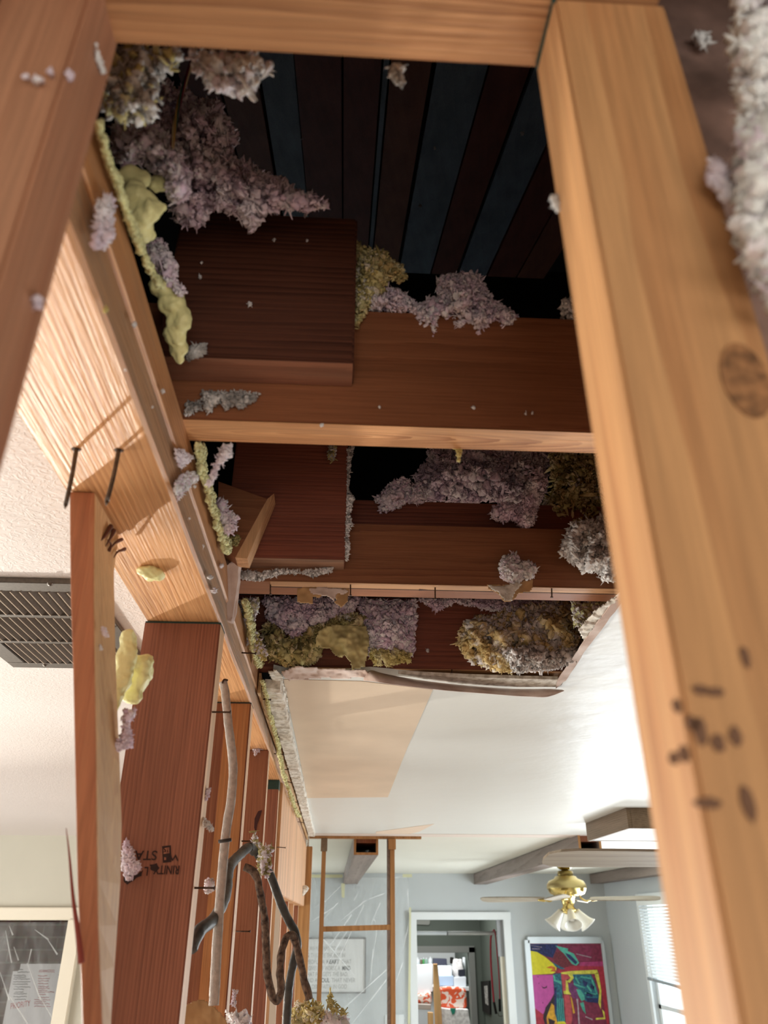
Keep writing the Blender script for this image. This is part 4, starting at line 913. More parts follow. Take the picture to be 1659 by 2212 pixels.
# ------------------------------------------------------------------ nails
def nail(a, b2, r, label, group=None, head=True, mat=STEEL, parent=None):
    a, b2 = V(a), V(b2); d = (b2 - a).normalized()
    t = empty('nail', a, label, 'nail', group) if parent is None else None
    tube('shank', [a, a.lerp(b2, .9), b2], r, mat, t or parent, seg=8, n=1)
    if head:
        o = tube('nail_head', [b2 - d * r * .5, b2 + d * r * .5], r * 2.1, mat, t or parent, seg=10, n=1)
    return t
n1 = P(165, 968, Z=2.366); n2 = P(257, 970, Z=2.366)
for p, e, lb in ((n1, P(142, 1090, Y=.535), 'left of the two long bare nails sticking out of the plate underside'), (n2, P(231, 1083, Y=.534), 'right of the two long bare nails sticking out of the plate underside')):
    t = empty('nail', p, lb, 'nail')
    tube('shank', [p + V((0, 0, .004)), p.lerp(e, .5) + V((.0006, 0, 0)), e], 0.00175, STEEL, t, seg=12, n=4)
    tube('tip', [e, e + (e - p).normalized() * .004], 0.00172, STEEL, t, seg=12, n=1, taper=(1, .1))
    slab('splintered_hole', [p + V((math.cos(k) * .004, math.sin(k) * .003, -.0015)) for k in (0, .7, 1.5, 2.4, 3.3, 4.2, 5.2)], (0, 0, .0008), RUST, t)
for x, ya, yb, lb in [(757, 1262, 1286, 'upright nail at the left under the shallow joist'), (940, 1268, 1294, 'upright nail at the middle under the shallow joist'),
                      (1192, 1270, 1290, 'upright nail at the right under the shallow joist'), (584, 1262, 1284, 'bent nail near the left end of the shallow joist')]:
    a = P(x, ya, Z=ZC); nail(a + V((0, 0, .003)), P(x, yb, Y=a.y), 0.0010, lb, None, True, RUST)
nail(P(976, 1446, Z=ZC), P(977, 1462, Y=1.39), 0.0011, 'small nail under the farthest reddish joist', None, True, RUST)
a = P(905, 1274, Z=ZC - .0008)
o = slab('ink_arrow', [a + V((0, -.003, 0)), a + V((.016, 0, 0)), a + V((0, .003, 0))], (0, 0, -.0003), INK, j3)
rs = random.Random(4); ORD = iter(['nearest the camera', 'second from the camera', 'third, beside the third stud', 'fourth, just below the red chip', 'fifth along', 'sixth, near the header start', 'seventh, above the header', 'eighth, above the header', 'farthest of all', 'low on the green-topped stud'])
for x, y in [(522, 1410), (560, 1510), (590, 1577), (592, 1628), (605, 1662), (612, 1686), (630, 1732), (636, 1755), (643, 1775), (598, 1830)]:
    a = P(x, y, X=-0.152); b2 = P(x + 26 * (1.4 / max(a.y, 1.2)) , y + rs.uniform(-3, 8), X=-0.152 + 0.0); b2 = a + (b2 - a) * 1 + V((0.02, 0, 0))
    b2 = a + V((0.022, rs.uniform(-.006, .006), -rs.uniform(0, .006)))
    nail(a, b2, 0.0011, 'small rusty drywall nail poking out of the wall framing, ' + next(ORD), 'drywall nails along the wall framing', True, RUST)
for x, y, Y_, lb in [(458, 1538, .96, 'small nail high on the edge of the stamped stud'), (420, 1918, .95, 'long nail holding the pink tuft beside the stamped stud'), (510, 2012, 1.37, 'small nail on the edge of the third stud, low'),
                     (522, 1817, 1.37, 'small nail on the edge of the third stud, by the cables')]:
    a = P(x, y, X=-0.154); nail(a, a + V((.022, 0, 0)), .0011, lb, None, True, RUST)

# ------------------------------------------------------------------ cables
o = tube('cable', [P(482,1472,Y=1.10), P(487,1500,Y=1.10), P(494,1570,Y=1.09), P(503,1650,Y=1.09), P(500,1720,Y=1.08), P(488,1800,Y=1.08), P(477,1920,Y=1.07), P(470,2020,Y=1.06), P(465,2110,Y=1.06), P(462,2172,Y=1.06)], 0.0064, CABLE, seg=12, wob=.1, flat=.6)
tag(o, 'flat grey-white cable hanging between the studs', 'cable')
for pts in ([(472,1818),(500,1814)],):
    tube('cable_tie', [P(x, y, Y=1.062) for x, y in pts], .0022, DCABLE, o, seg=6, n=2)
tube('frayed_end', [P(480,1476,Y=1.095), P(484,1468,Y=1.095), P(492,1470,Y=1.095)], .0014, RUST, o, seg=6, n=3)
D1 = [(412,2050,1.0),(432,2010,1.02),(455,1992,1.05),(475,1965,1.1),(488,1930,1.14),(492,1890,1.18),(500,1865,1.22),(520,1845,1.27),(538,1830,1.3),(548,1838,1.32)]
o = tube('cable', [P(x, y, Y=Y_) for x, y, Y_ in D1], 0.0072, DCABLE, seg=12, wob=.15); tag(o, 'thick dark cable curving out from behind the stamped stud', 'cable')
D2 = [(548,1832,1.33),(568,1862,1.34),(588,1900,1.35),(604,1945,1.36),(622,1985,1.37),(638,2015,1.38),(642,2045,1.38),(634,2080,1.38),(626,2120,1.38),(622,2160,1.38),(618,2225,1.38)]
o = tube('cable', [P(x, y, Y=Y_) for x, y, Y_ in D2], 0.0066, DCABLE, seg=12, wob=.12); tag(o, 'thick dark grey cable dropping to the bottom edge', 'cable')
D3 = [(528,1872,1.27),(545,1880,1.27),(556,1900,1.27),(564,1940,1.27),(572,1990,1.28),(574,2040,1.28),(576,2090,1.28),(582,2130,1.28),(590,2155,1.28),(600,2160,1.29),(607,2140,1.3),(605,2100,1.3),(608,2060,1.31),(616,2030,1.32),(626,2020,1.33),(636,2028,1.34),(648,2075,1.35),(658,2120,1.36),(668,2160,1.36)]
o = tube('cable', [P(x, y, Y=Y_) for x, y, Y_ in D3], 0.0055, BCABLE, seg=12, wob=.25); tag(o, 'looped charred brown cable with cracked jacket', 'cable')
wb = empty('wire_bundle', P(415, 120, Y=.42), 'twisted coloured thermostat wires hanging in the upper left bay', 'wires')
for k, c in enumerate([RGB(196, 156, 84), RGB(50, 92, 80), RGB(120, 36, 64), RGB(210, 190, 150)]):
    pts = []
    for i in range(9):
        u = i / 8; x = 418 + (372 - 418) * u - 8 * math.sin(u * 3); y = 125 + 195 * u; c0 = P(x, y, Y=.415)
        a = k * math.pi / 2 + u * 7; pts.append(c0 + V((math.cos(a) * .0011, math.sin(a) * .0011, 0)))
    tube('wire', pts, .0008, plain('wire_%d' % k, c, .4), wb, seg=7, n=4)
# kraft paper at the bottom between the studs, white conduit strip
o = paper('kraft_sheet', [(398,2175),(420,2162),(440,2160),(462,2175),(482,2195),(500,2230),(395,2230)], KRAFT, 0.004, parent=None, Y=1.2, seed=9); tag(o, 'brown kraft paper piece at the bottom edge between studs', 'paper')
o = slab('plastic_strip', [P(596,1950,Y=2.3), P(606,1950,Y=2.3), P(600,2080,Y=2.3), P(594,2240,Y=2.3), P(578,2240,Y=2.3), P(588,2080,Y=2.3)], (0, .004, 0), TRIMC); tag(o, 'thin white vertical strip behind the looped cable', 'strip')
rd = slab('red_shim', [P(588,1572,Y=1.9), P(600,1552,Y=1.9), P(603,1556,Y=1.9), P(592,1580,Y=1.9)], (0, .004, 0), plain('red', RGB(170, 60, 34), .6)); tag(rd, 'tiny red chip wedged in the drywall edge', 'chip')

# ------------------------------------------------------------------ ceiling vent on the kitchen side
vn = empty('ceiling_vent', (-0.55, 1.1, ZD), 'brown metal ceiling air register with slanted louvres', 'vent')
vx0, vx1, vy0, vy1 = -0.425 - 0.62, -0.2466 - .05, 0.955, 1.345
p0 = P(0, 1430, Z=ZD); zt, zb = ZD - 0.006, ZD - 0.001
vl = P(30, 1425, Z=ZD).x - .02; vr = -0.335
vl = -0.82
bm = bmesh.new()
fw = 0.03
xs_l = P(30, 1432, Z=ZD).x
for a in ((xs_l, vr, vy0, vy0 + fw), (xs_l, vr, vy1 - fw, vy1), (xs_l, xs_l + fw, vy0 + fw, vy1 - fw), (vr - fw, vr, vy0 + fw, vy1 - fw)): bm_box(bm, *a, ZD - 0.008, ZD - 0.0005, 0.001)
from_bm('vent_frame', bm, VENT, vn)
box('duct_backing', xs_l + fw, vr - fw, vy0 + fw, vy1 - fw, ZD - 0.0008, ZD - 0.0002, BLACKM, vn)
ry = [(vy0 + fw, 1.075), (1.085, 1.195), (1.205, vy1 - fw)]
for a, b2 in ((1.075, 1.085), (1.195, 1.205)): box('cross_bar', xs_l + fw, vr - fw, a, b2, ZD - 0.009, ZD - 0.001, VENT, vn)
for ya, yb in ry:
    x = xs_l + fw + 0.008
    while x < vr - fw:
        hexa('louvre', [(x, ya, ZD - .009), (x + .0008, ya, ZD - .009), (x + .0008, yb, ZD - .009), (x, yb, ZD - .009), (x + .011, ya, ZD - .001), (x + .0118, ya, ZD - .001), (x + .0118, yb, ZD - .001), (x + .011, yb, ZD - .001)], VENT, vn)
        box('louvre_edge', x - .0003, x + .0009, ya, yb, ZD - .0096, ZD - .0088, VENTE, vn)
        x += 0.0125
for x, y in ((108, 1261), (97, 1436)):
    c = P(x, y, Z=ZD - .008); lathe('screw', [(0.0001, -.003), (.003, -.002), (.004, 0)], c, STEEL, vn, 12)

# ------------------------------------------------------------------ hollow false beams and ceiling light box
def false_beam(c_near, c_far, wn, z0, label, inner=True):
    (xa, ya), (xb, yb) = c_near, c_far; th = .012
    t = empty('false_beam', (xa, ya, z0), label, 'beam', None)
    def pr_(name, o0, o1, za, zb, mat):
        hexa(name, [(xa + o0, ya, za), (xa + o1, ya, za), (xb + o1, yb, za), (xb + o0, yb, za), (xa + o0, ya, zb), (xa + o1, ya, zb), (xb + o1, yb, zb), (xb + o0, yb, zb)], mat, t)
    pr_('left_board', 0, th, z0 + th, ZD, W_BM); pr_('right_board', wn - th, wn, z0 + th, ZD, W_BM); pr_('bottom_board', 0, wn, z0, z0 + th, W_BM)
    box('end_rim', xa, xa + th, ya - .002, ya, z0, ZD, W_FR, t); box('end_rim', xa + wn - th, xa + wn, ya - .002, ya, z0, ZD, W_FR, t); box('end_rim', xa + th, xa + wn - th, ya - .002, ya, z0, z0 + th, W_FR, t)
    if inner: box('mounting_block', xa + th, xa + wn - th, ya + .03, ya + .5, ZD - .03, ZD, W_S3, t)
    return t
false_beam((0.095, 4.45), (0.081, 8.2), 0.13, 2.336, 'hollow false ceiling beam above the pine frame, open end showing')
false_beam((1.268, 4.31), (1.345, 8.2), 0.122, 2.336, 'long hollow false ceiling beam left of the brass fan')
false_beam((2.49, 4.6), (2.49, 8.2), 0.122, 2.345, 'false ceiling beam along the right wall corner')
lb = empty('ceiling_light_box', (1.15, 3.2, 2.35), 'walnut-sided ceiling light box with white underside, right side', 'light')
bm = bmesh.new()
for a in ((1.15, 1.165, 3.2, 3.76), (1.85, 1.865, 3.2, 3.76), (1.165, 1.85, 3.2, 3.215), (1.165, 1.85, 3.745, 3.76)): bm_box(bm, *a, 2.35, ZD, .001)
from_bm('box_side', bm, W_BX, lb)
box('diffuser', 1.165, 1.85, 3.215, 3.745, 2.352, 2.356, DIFFW, lb)

# ------------------------------------------------------------------ pine ladder frame left by the partition
fr = empty('pine_frame', (0.1, 4.45, 0), 'open pine partition frame hanging below the ceiling edge', 'frame')
yf = 4.42
def fpx(name, x0, x1, y0, y1, mat=W_FR, dy=.03, yo=0.0):
    a, b2 = P(x0, y0, Y=yf + yo), P(x1, y1, Y=yf + yo)
    return box(name, min(a.x, b2.x), max(a.x, b2.x), yf + yo, yf + yo + dy, min(a.z, b2.z), max(a.z, b2.z), mat, fr, .001)
ra = P(668, 1808, Y=yf); rb_ = P(912, 1808, Y=yf)
box('top_rail', ra.x, P(910, 1808, Y=yf).x, yf - .005, yf + .03, 2.413, 2.426, W_FR, fr, .001)
L0 = P(696, 1815, Y=yf); R0 = P(841, 1815, Y=yf)
box('left_post', L0.x, L0.x + .022, yf, yf + .03, 0.0, 2.413, W_FR, fr, .001)
box('right_post', R0.x + .004, R0.x + .028, yf, yf + .03, 0.0, 2.413, W_FR, fr, .001)
box('right_post_side', R0.x - .012, R0.x + .004, yf + .01, yf + .03, 0.0, 2.413, W_BM, fr, .001)
box('bracket', L0.x - .006, L0.x + .028, yf - .01, yf - .001, 2.35, 2.412, W_BX, fr, .001)
box('bracket', R0.x - .006, R0.x + .034, yf - .01, yf - .001, 2.36, 2.412, W_FR, fr, .001)
c0 = P(700, 2007, Y=yf); c1 = P(845, 2003, Y=yf)
hexa('cross_rail', [(L0.x + .022, yf + .002, c0.z - .012), (R0.x + .004, yf + .002, c1.z - .012), (R0.x + .004, yf + .026, c1.z - .012), (L0.x + .022, yf + .026, c0.z - .012),
                    (L0.x + .022, yf + .002, c0.z + .012), (R0.x + .004, yf + .002, c1.z + .012), (R0.x + .004, yf + .026, c1.z + .012), (L0.x + .022, yf + .026, c0.z + .012)], W_FR, fr)

# ------------------------------------------------------------------ ceiling fans
BLADE = wood('fan_blade_wood', RGB(164, 154, 138), RGB(144, 132, 116), 'X', .02)
def fan(cx, cy, ang, label, nb=4):
    t = empty('ceiling_fan', (cx, cy, ZD), label, 'fan', None)
    lathe('canopy', [(.001, 0), (.075, 0), (.07, -.03), (.045, -.06), (.02, -.07)], (cx, cy, ZD), BRASS, t)
    lathe('motor_collar', [(.03, -.07), (.055, -.075), (.06, -.10), (.05, -.115)], (cx, cy, ZD), DBRASS, t)
    lathe('motor_housing', [(.05, -.105), (.075, -.11), (.085, -.125), (.125, -.14), (.142, -.165), (.144, -.19)], (cx, cy, ZD), plain('fan_satin_brass', RGB(196, 178, 124), .35, .9), t, 40)
    lathe('motor_band', [(.144, -.19), (.142, -.195), (.125, -.225), (.09, -.24), (.06, -.245)], (cx, cy, ZD), BRASS, t, 40)
    lathe('switch_cup', [(.06, -.245), (.05, -.25), (.04, -.31), (.055, -.325), (.05, -.345), (.02, -.36), (.001, -.362)], (cx, cy, ZD), BRASS, t)
    zb = ZD - .262
    for k in range(nb):
        a = ang + 2 * math.pi * k / nb; R = Matrix.Rotation(a, 4, 'Z'); T = Matrix.Translation((cx, cy, zb)) @ R @ Matrix.Rotation(math.radians(12), 4, 'X')
        bl = []
        prof = [(.16, .045), (.2, .055), (.3, .062), (.45, .068), (.58, .070), (.62, .062), (.645, .04), (.65, .0)]
        out = [(x, y) for x, y in prof] + [(x, -y) for x, y in prof[::-1][1:]]
        bm = bmesh.new(); a_ = [bm.verts.new(T @ V((x, y, 0))) for x, y in out]; b_ = [bm.verts.new(T @ V((x, y, .006))) for x, y in out]
        bm.faces.new(a_); bm.faces.new(b_[::-1])
        for i in range(len(out)): bm.faces.new((a_[i], a_[(i + 1) % len(out)], b_[(i + 1) % len(out)], b_[i]))
        from_bm('fan_blade', bm, BLADE, t)
        tube('blade_bracket', [T @ V((.09, 0, .015)), T @ V((.13, 0, -.012)), T @ V((.17, .02, -.006)), T @ V((.215, 0, -.004)), T @ V((.17, -.02, -.006))], .006, BRASS, t, seg=8, n=5)
    for k in range(4):
        a = math.radians(-95 + 90 * k) ; d = V((math.cos(a), math.sin(a), 0))
        c = V((cx, cy, ZD - .335)) + d * .055
        rot = (d * .62 + V((0, 0, -.78))).to_track_quat('-Z', 'Y').to_matrix()
        tube('lamp_arm', [V((cx, cy, ZD - .33)) + d * .03, c], .012, BRASS, t, seg=8, n=1)
        o = lathe('lamp_shade', [(.018, 0), (.022, -.02), (.03, -.05), (.038, -.08), (.05, -.105), (.062, -.12)], c, GLASSW, t, 24, rot)
        s_ = o.modifiers.new('s', 'SOLIDIFY'); s_.thickness = .002
        lathe('lamp_bulb', [(.001, -.085), (.018, -.075), (.022, -.055), (.014, -.03), (.012, -.01)], c, GLASSW, t, 16, rot)
    return t
fan(1.70, 6.2, math.radians(-24), 'brass ceiling fan with four frosted glass lamp shades')
fan(1.17, 2.08, math.radians(180), 'nearer ceiling fan, one long blade crossing in front of the light box')

# ------------------------------------------------------------------ far wall: sign, picture, plastic, outlet
sx1, sz0, sz1 = 0.293, 1.459, 1.877
sg = empty('wall_sign', (0, 8.19, sz0), 'white sign with grey capital lettering in a thin dark frame behind plastic', 'sign')
SIGNW = plain('sign_white', RGB(222, 222, 220), .6, noise_s=6, noise_a=.04); SFR = plain('sign_frame', RGB(112, 110, 108), .6)
box('sign_panel', -0.38, sx1, 8.17, 8.192, sz0, sz1, SIGNW, sg)
bm = bmesh.new()
for a in ((-0.39, -0.38, sz0 - .012, sz1 + .012), (sx1, sx1 + .01, sz0 - .012, sz1 + .012), (-0.38, sx1, sz0 - .012, sz0), (-0.38, sx1, sz1, sz1 + .012)): bm_box(bm, a[0], a[1], 8.16, 8.198, a[2], a[3])
from_bm('sign_frame', bm, SFR, sg)
LG = plain('sign_letter_grey', RGB(164, 164, 162), .7); LD = plain('sign_letter_dark', RGB(92, 94, 94), .7)
RX = Matrix.Rotation(math.pi / 2, 3, 'X')
def sign_line(parts, y_px, x_px, h=.047, sx=.82):
    p = P(x_px, y_px, Y=8.1695); x = p.x
    for s, dark in parts:
        o = text_mesh('sign_lettering', s, h, (x, 8.1695, p.z), RX, LD if dark else LG, sg, bold=.0012 if dark else .0004, sx=sx)
        x = max(v.co.x for v in o.data.vertices) + .018
sign_line([('I ALWAYS WANT TO HAVE', 0)], 2053, 656, sx=.66)
sign_line([('EYES', 1), ('THAT SEE THE BEST IN', 0)], 2068, 652, sx=.66)
sign_line([('PEOPLE, A', 0), ('HEART', 1), ('THAT', 0)], 2082, 662, sx=.78)
sign_line([('FORGIVES THE WORST, A', 0), ('MIND', 1)], 2096, 652, sx=.64)
sign_line([('THAT FORGETS THE BAD,', 0)], 2109, 658, sx=.72)
sign_line([('AND A', 0), ('SOUL', 1), ('THAT NEVER', 0)], 2122, 658, sx=.78)
sign_line([('LOSES FAITH IN GOD', 0)], 2136, 668, sx=.75)

# abstract painting
def ptg(lst, mat, dy, par):
    return pxslab('paint_area', lst, (0, -0.0006, 0), mat, par, Y=8.168 - dy)
K = 1659 / 220.0
def cx_(pts): return [(1120 + x / K, 2000 + y / K) for x, y in pts]
pt = empty('abstract_painting', (2.15, 8.19, 0.6), 'large colourful abstract painting in a pale silver frame', 'painting')
tl, tr = P(1132, 2034, Y=8.17), P(1301, 2034, Y=8.17)
px0, px1, pz1, pz0 = 1.835, 2.512, 1.838, 0.85
def am(name, r, g, b_, **k): return plain(name, RGB(r, g, b_), .5, noise_s=k.get('s', 40), noise_a=k.get('a', .18))
A_M = am('paint_maroon', 134, 44, 74); A_Y = am('paint_yellow', 226, 216, 40, a=.06); A_P = am('paint_magenta', 200, 84, 164, a=.06); A_B = am('paint_navy', 34, 44, 100, a=.3, s=70)
A_T = am('paint_teal', 40, 110, 130, a=.35, s=60); A_G = am('paint_mint', 84, 180, 160, a=.15); A_R = am('paint_red', 176, 44, 64, a=.15); A_O = am('paint_amber', 224, 168, 46, a=.15)
A_K = am('paint_dark', 52, 34, 44, a=.2); A_C = am('paint_coral', 196, 78, 86, a=.15); A_L = am('paint_lemon', 222, 214, 84, a=.15); A_V = am('paint_plum', 124, 56, 110, a=.25); A_W = am('paint_rose', 178, 60, 116)
box('canvas', px0, px1, 8.169, 8.185, pz0, pz1, A_M, pt)
SIL = plain('silver_frame', RGB(206, 212, 214), .3, .5)
bm = bmesh.new()
for a in ((px0 - .05, px0, pz0 - .05, pz1 + .03), (px1, px1 + .03, pz0 - .05, pz1 + .03), (px0 - .02, px1 + .01, pz1, pz1 + .055), (px0, px1, pz0 - .05, pz0)): bm_box(bm, a[0], a[1], 8.15, 8.199, a[2], a[3], .004)
from_bm('picture_frame', bm, SIL, pt)
ptg(cx_([(140,295),(640,295),(600,420),(560,520),(460,500),(300,430),(145,390)]), A_B, .0000, pt)
ptg(cx_([(150,400),(300,425),(440,510),(570,620),(620,680),(610,750),(560,780),(180,800)]), A_Y, .0008, pt)
ptg(cx_([(180,800),(560,800),(580,1100),(520,1220),(400,1440),(215,1300)]), A_P, .0008, pt)
ptg(cx_([(215,1300),(400,1440),(440,1600),(235,1600)]), A_R, .0010, pt)
ptg(cx_([(520,1220),(590,1100),(600,1250),(540,1330),(480,1450),(440,1520),(470,1600),(430,1600),(400,1500),(440,1330)]), A_K, .0012, pt)
ptg(cx_([(540,1260),(580,1300),(590,1440),(660,1430),(650,1600),(470,1600),(460,1480)]), A_O, .0014, pt)
ptg(cx_([(480,1500),(600,1550),(580,1600),(500,1600)]), A_K, .0020, pt)
ptg(cx_([(560,790),(690,770),(710,1000),(720,1250),(770,1600),(640,1600),(590,1400),(580,1000)]), A_T, .0016, pt)
ptg(cx_([(580,1000),(620,1000),(620,1300),(600,1470),(585,1300)]), A_B, .0022, pt)
ptg(cx_([(560,800),(585,800),(610,880),(700,900),(700,960),(640,920),(580,900)]), A_G, .0024, pt)
for k in range(4): ptg(cx_([(625 + k * 32, 1180), (635 + k * 32, 1180), (660 + k * 30, 1560), (648 + k * 30, 1560)]), A_G, .0026 + k * .0001, pt)
ptg(cx_([(640,1560),(750,1555),(780,1600),(630,1600)]), A_Y, .0036, pt)
ptg(cx_([(600,430),(700,420),(820,540),(900,660),(780,700),(690,680),(560,560)]), am('paint_brick', 120, 40, 52, a=.3, s=90), .0010, pt)
ptg(cx_([(600,320),(720,350),(810,370),(800,410),(900,450),(990,600),(940,650),(870,620),(740,450),(680,400)]), A_G, .0018, pt)
ptg(cx_([(760,440),(840,470),(960,590),(930,630),(800,510)]), A_B, .0026, pt)
ptg(cx_([(540,580),(640,640),(760,700),(700,710),(600,660)]), A_T, .0020, pt)
ptg(cx_([(1000,590),(1380,580),(1380,660),(980,680)]), A_W, .0012, pt)
ptg(cx_([(560,740),(860,650),(1390,660),(1480,1600),(1440,1600),(1300,720),(700,770)]), A_R, .0014, pt)
ptg(cx_([(690,790),(790,790),(840,850),(770,880),(770,1060),(730,1060)]), A_C, .0020, pt)
ptg(cx_([(740,1120),(830,1130),(860,1300),(880,1500),(860,1600),(775,1600),(760,1400)]), A_C, .0020, pt)
ptg(cx_([(800,960),(870,930),(940,960),(980,1200),(880,1170),(840,1080)]), A_V, .0018, pt)
ptg(cx_([(880,790),(1180,790),(1240,900),(1310,1150),(1320,1250),(1090,1230),(1000,1050),(900,960)]), A_T, .0020, pt)
ptg(cx_([(1090,1170),(1320,1180),(1315,1260),(1120,1240)]), A_B, .0026, pt)
for a in ([(900,930),(1080,1000),(1080,1020),(900,960)], [(1120,960),(1200,1060),(1180,1080),(1100,980)], [(940,1030),(1010,1040),(1070,1130),(1080,1200),(1030,1230),(980,1140)], [(1170,800),(1220,900),(1290,1120),(1270,1120),(1190,900)], [(930,820),(1000,940),(980,950),(920,850)], [(1010,820),(1200,850),(1200,870),(1010,840)],
          [(1000,1260),(1060,1240),(1100,1440),(1050,1380)], [(1080,1080),(1280,1110),(1280,1125),(1080,1100)]): ptg(cx_(a), A_G, .0030, pt)
for a in ([(1040,880),(1130,920),(1110,1000),(1060,960)], [(1180,940),(1240,990),(1230,1050),(1170,1000)], [(1110,1080),(1220,1120),(1200,1160),(1100,1140)]): ptg(cx_(a), A_B, .0030, pt)
for a in ([(690,760),(860,735),(1280,715),(1300,780),(880,790),(900,850),(830,930),(790,900),(850,850),(800,790),(700,785)], [(1240,780),(1300,760),(1350,1050),(1340,1360),(1300,1250),(1320,1060)], [(770,880),(800,900),(820,1060),(860,1120),(740,1110),(730,1060),(770,1060)],
          [(1360,1360),(1400,1400),(1415,1520),(1260,1530),(1260,1500),(1390,1490)]): ptg(cx_(a), A_L, .0034, pt)
ptg(cx_([(840,1130),(870,1180),(920,1420),(890,1430)]), A_O, .0034, pt)
ptg(cx_([(450,680),(540,650),(600,680),(600,740),(520,740),(560,700)]), am('paint_orange', 222, 110, 40), .0030, pt)
ptg(cx_([(370,970),(400,1000),(440,1000),(460,970),(465,1005),(430,1020),(395,1015)]), A_K, .0030, pt)
for x, y in ((318, 828), (332, 935), (396, 1252)): ptg(cx_([(x - 8, y), (x, y - 10), (x + 9, y), (x, y + 12)]), A_K, .0030, pt)
PALE = am('paint_pale', 190, 170, 180)
for k in range(9): ptg(cx_([(700 + k * 12, 330 + k * 26), (705 + k * 12, 326 + k * 26), (1180, 350 + k * 27), (1180, 355 + k * 27)]), A_W, .0012, pt)
for a in ([(940,1190),(970,1190),(1000,1600),(975,1600),(960,1300)], [(1090,1470),(1210,1520),(1200,1535),(1090,1485)], [(940,450),(1190,510),(1185,522),(940,462)], [(150,310),(160,310),(380,345),(380,352)], [(220,370),(350,372),(350,380),(220,378)]): ptg(cx_(a), PALE, .0038, pt)

# clear plastic sheeting taped on the far wall, creases laid on as thin paler strips
PLA = translucent('clear_poly_sheet', RGB(222, 226, 226), 0.22, .25)
CRE = translucent('poly_crease', RGB(244, 246, 246), 0.42, .3)
def sheet(name, x0, x1, z0, z1, y, label, seed, nx=50, nz=60, amp=.02):
    vs, fs = [], []
    for i in range(nz + 1):
        for j in range(nx + 1):
            u, v = j / nx, i / nz
            x = x0 + (x1 - x0) * u; z = z0 + (z1 - z0) * v
            d = amp * (noise.noise(V((x * 6 + z * 3, z * 1.2, seed))) + .5 * abs(noise.noise(V((x * 14 + z * 9, z * 2, seed + 4)))))
            vs.append(V((x, y - abs(d), z)))
    for i in range(nz):
        for j in range(nx): a = i * (nx + 1) + j; fs.append((a, a + 1, a + nx + 2, a + nx + 1))
    o = mk(name, vs, fs, PLA, None, True); tag(o, label, 'plastic sheet'); return o
sh = sheet('plastic_sheet', -0.5, 0.70, 0.2, 2.39, 8.11, 'clear plastic sheeting taped over the far wall and the sign', 3)
def crease(px, Y_, par, wd=.006):
    pts = [P(x, y, Y=Y_) for x, y in px]
    for p0_, p1_ in zip(pts, pts[1:]):
        d = (p1_ - p0_).normalized(); n_ = V((-d.z, 0, d.x)) * wd
        slab('crease_strip', [p0_ - n_ * .3, p1_ - n_, p1_ + n_, p0_ + n_ * .3], (0, -.001, 0), CRE, par)
for c in ([(680,1960),(705,1945)], [(705,1945),(735,1915)], [(768,2110),(700,2030)], [(690,2110),(735,2035),(758,1998)], [(715,2105),(770,1990),(786,1955)], [(735,1990),(790,1945),(830,1930)], [(700,1985),(730,1950)], [(800,2000),(822,1950)], [(806,2070),(815,2000),(808,1985)], [(760,2212),(840,2110)],
          [(730,2190),(840,2090)], [(845,2150),(870,2080)], [(868,2060),(885,1990),(880,1920)], [(775,1925),(765,1945)], [(690,2075),(760,1975)], [(800,2120),(806,2050)], [(660,2000),(720,1960)], [(830,1900),(872,1893)]): crease(c, 8.085, sh, .005)
TAPE = plain('masking_tape', RGB(206, 204, 168), .7)
for nm, pts in (('upper left', [(668,1889),(740,1889),(740,1896),(668,1896)]), ('upper right', [(870,1888),(890,1888),(890,1895),(870,1895)]), ('under the false beam', [(737,1908),(745,1908),(744,1940),(738,1938)]), ('beside the door', [(884,1960),(888,1960),(886,2212),(881,2212)])):
    o = pxslab('tape_strip', pts, (0, -.002, 0), TAPE, Y=8.08); tag(o, 'pale yellow masking tape strip on the plastic sheet, %s' % nm, 'tape')
a = P(832, 2192, Y=8.19)
sw = box('wall_outlet', a.x, a.x + .17, 8.185, 8.199, a.z - .12, a.z, TRIMW, None, .003); tag(sw, 'white wall plate low beside the door, behind the plastic', 'wall plate')

# ------------------------------------------------------------------ right window and blinds
bm = bmesh.new(); fwid = .06
for a in ((wy0 - fwid, wy0, wz0 - fwid, wz1 + fwid), (wy1, wy1 + fwid, wz0 - fwid, wz1 + fwid), (wy0, wy1, wz1, wz1 + fwid), (wy0, wy1, wz0 - fwid, wz0)): bm_box(bm, 2.600, 2.625, a[0], a[1], a[2], a[3], .003)
for a in ((6.55, 6.63), (wy0, wy0 + .05), (wy1 - .05, wy1)): bm_box(bm, 2.65, 2.68, a[0], a[1], wz0, wz1)
bm_box(bm, 2.65, 2.68, wy0, wy1, 1.4, 1.43)
tag(from_bm('window_1', bm, TRIMW), **S)
gl, t, b = nt('window_glass'); b.inputs['Base Color'].default_value = (.9, 1, .97, 1); b.inputs['Roughness'].default_value = .02; b.inputs['Alpha'].default_value = .12
wo = box('glass', 2.664, 2.668, wy0 + .05, wy1 - .05, wz0, wz1, gl, bpy.data.objects['window_1'])
bl = empty('window_blind', (2.6, 6.2, 1.6), 'white slatted blind half drawn over the right window', 'blind')
SLAT = plain('blind_white', RGB(232, 234, 232), .4)
box('head_rail', 2.57, 2.61, wy0 + .03, 7.22, 2.14, 2.175, SLAT, bl)
z = 2.125; k = 0
while z > 1.63:
    c = [(2.575, wy0 + .03, z - .009), (2.60, wy0 + .03, z + .007), (2.60, 7.22, z + .007), (2.575, 7.22, z - .009)]
    hexa('slat', c + [(a_, b2, c2 + .0012) for a_, b2, c2 in c], SLAT, bl); z -= .0235
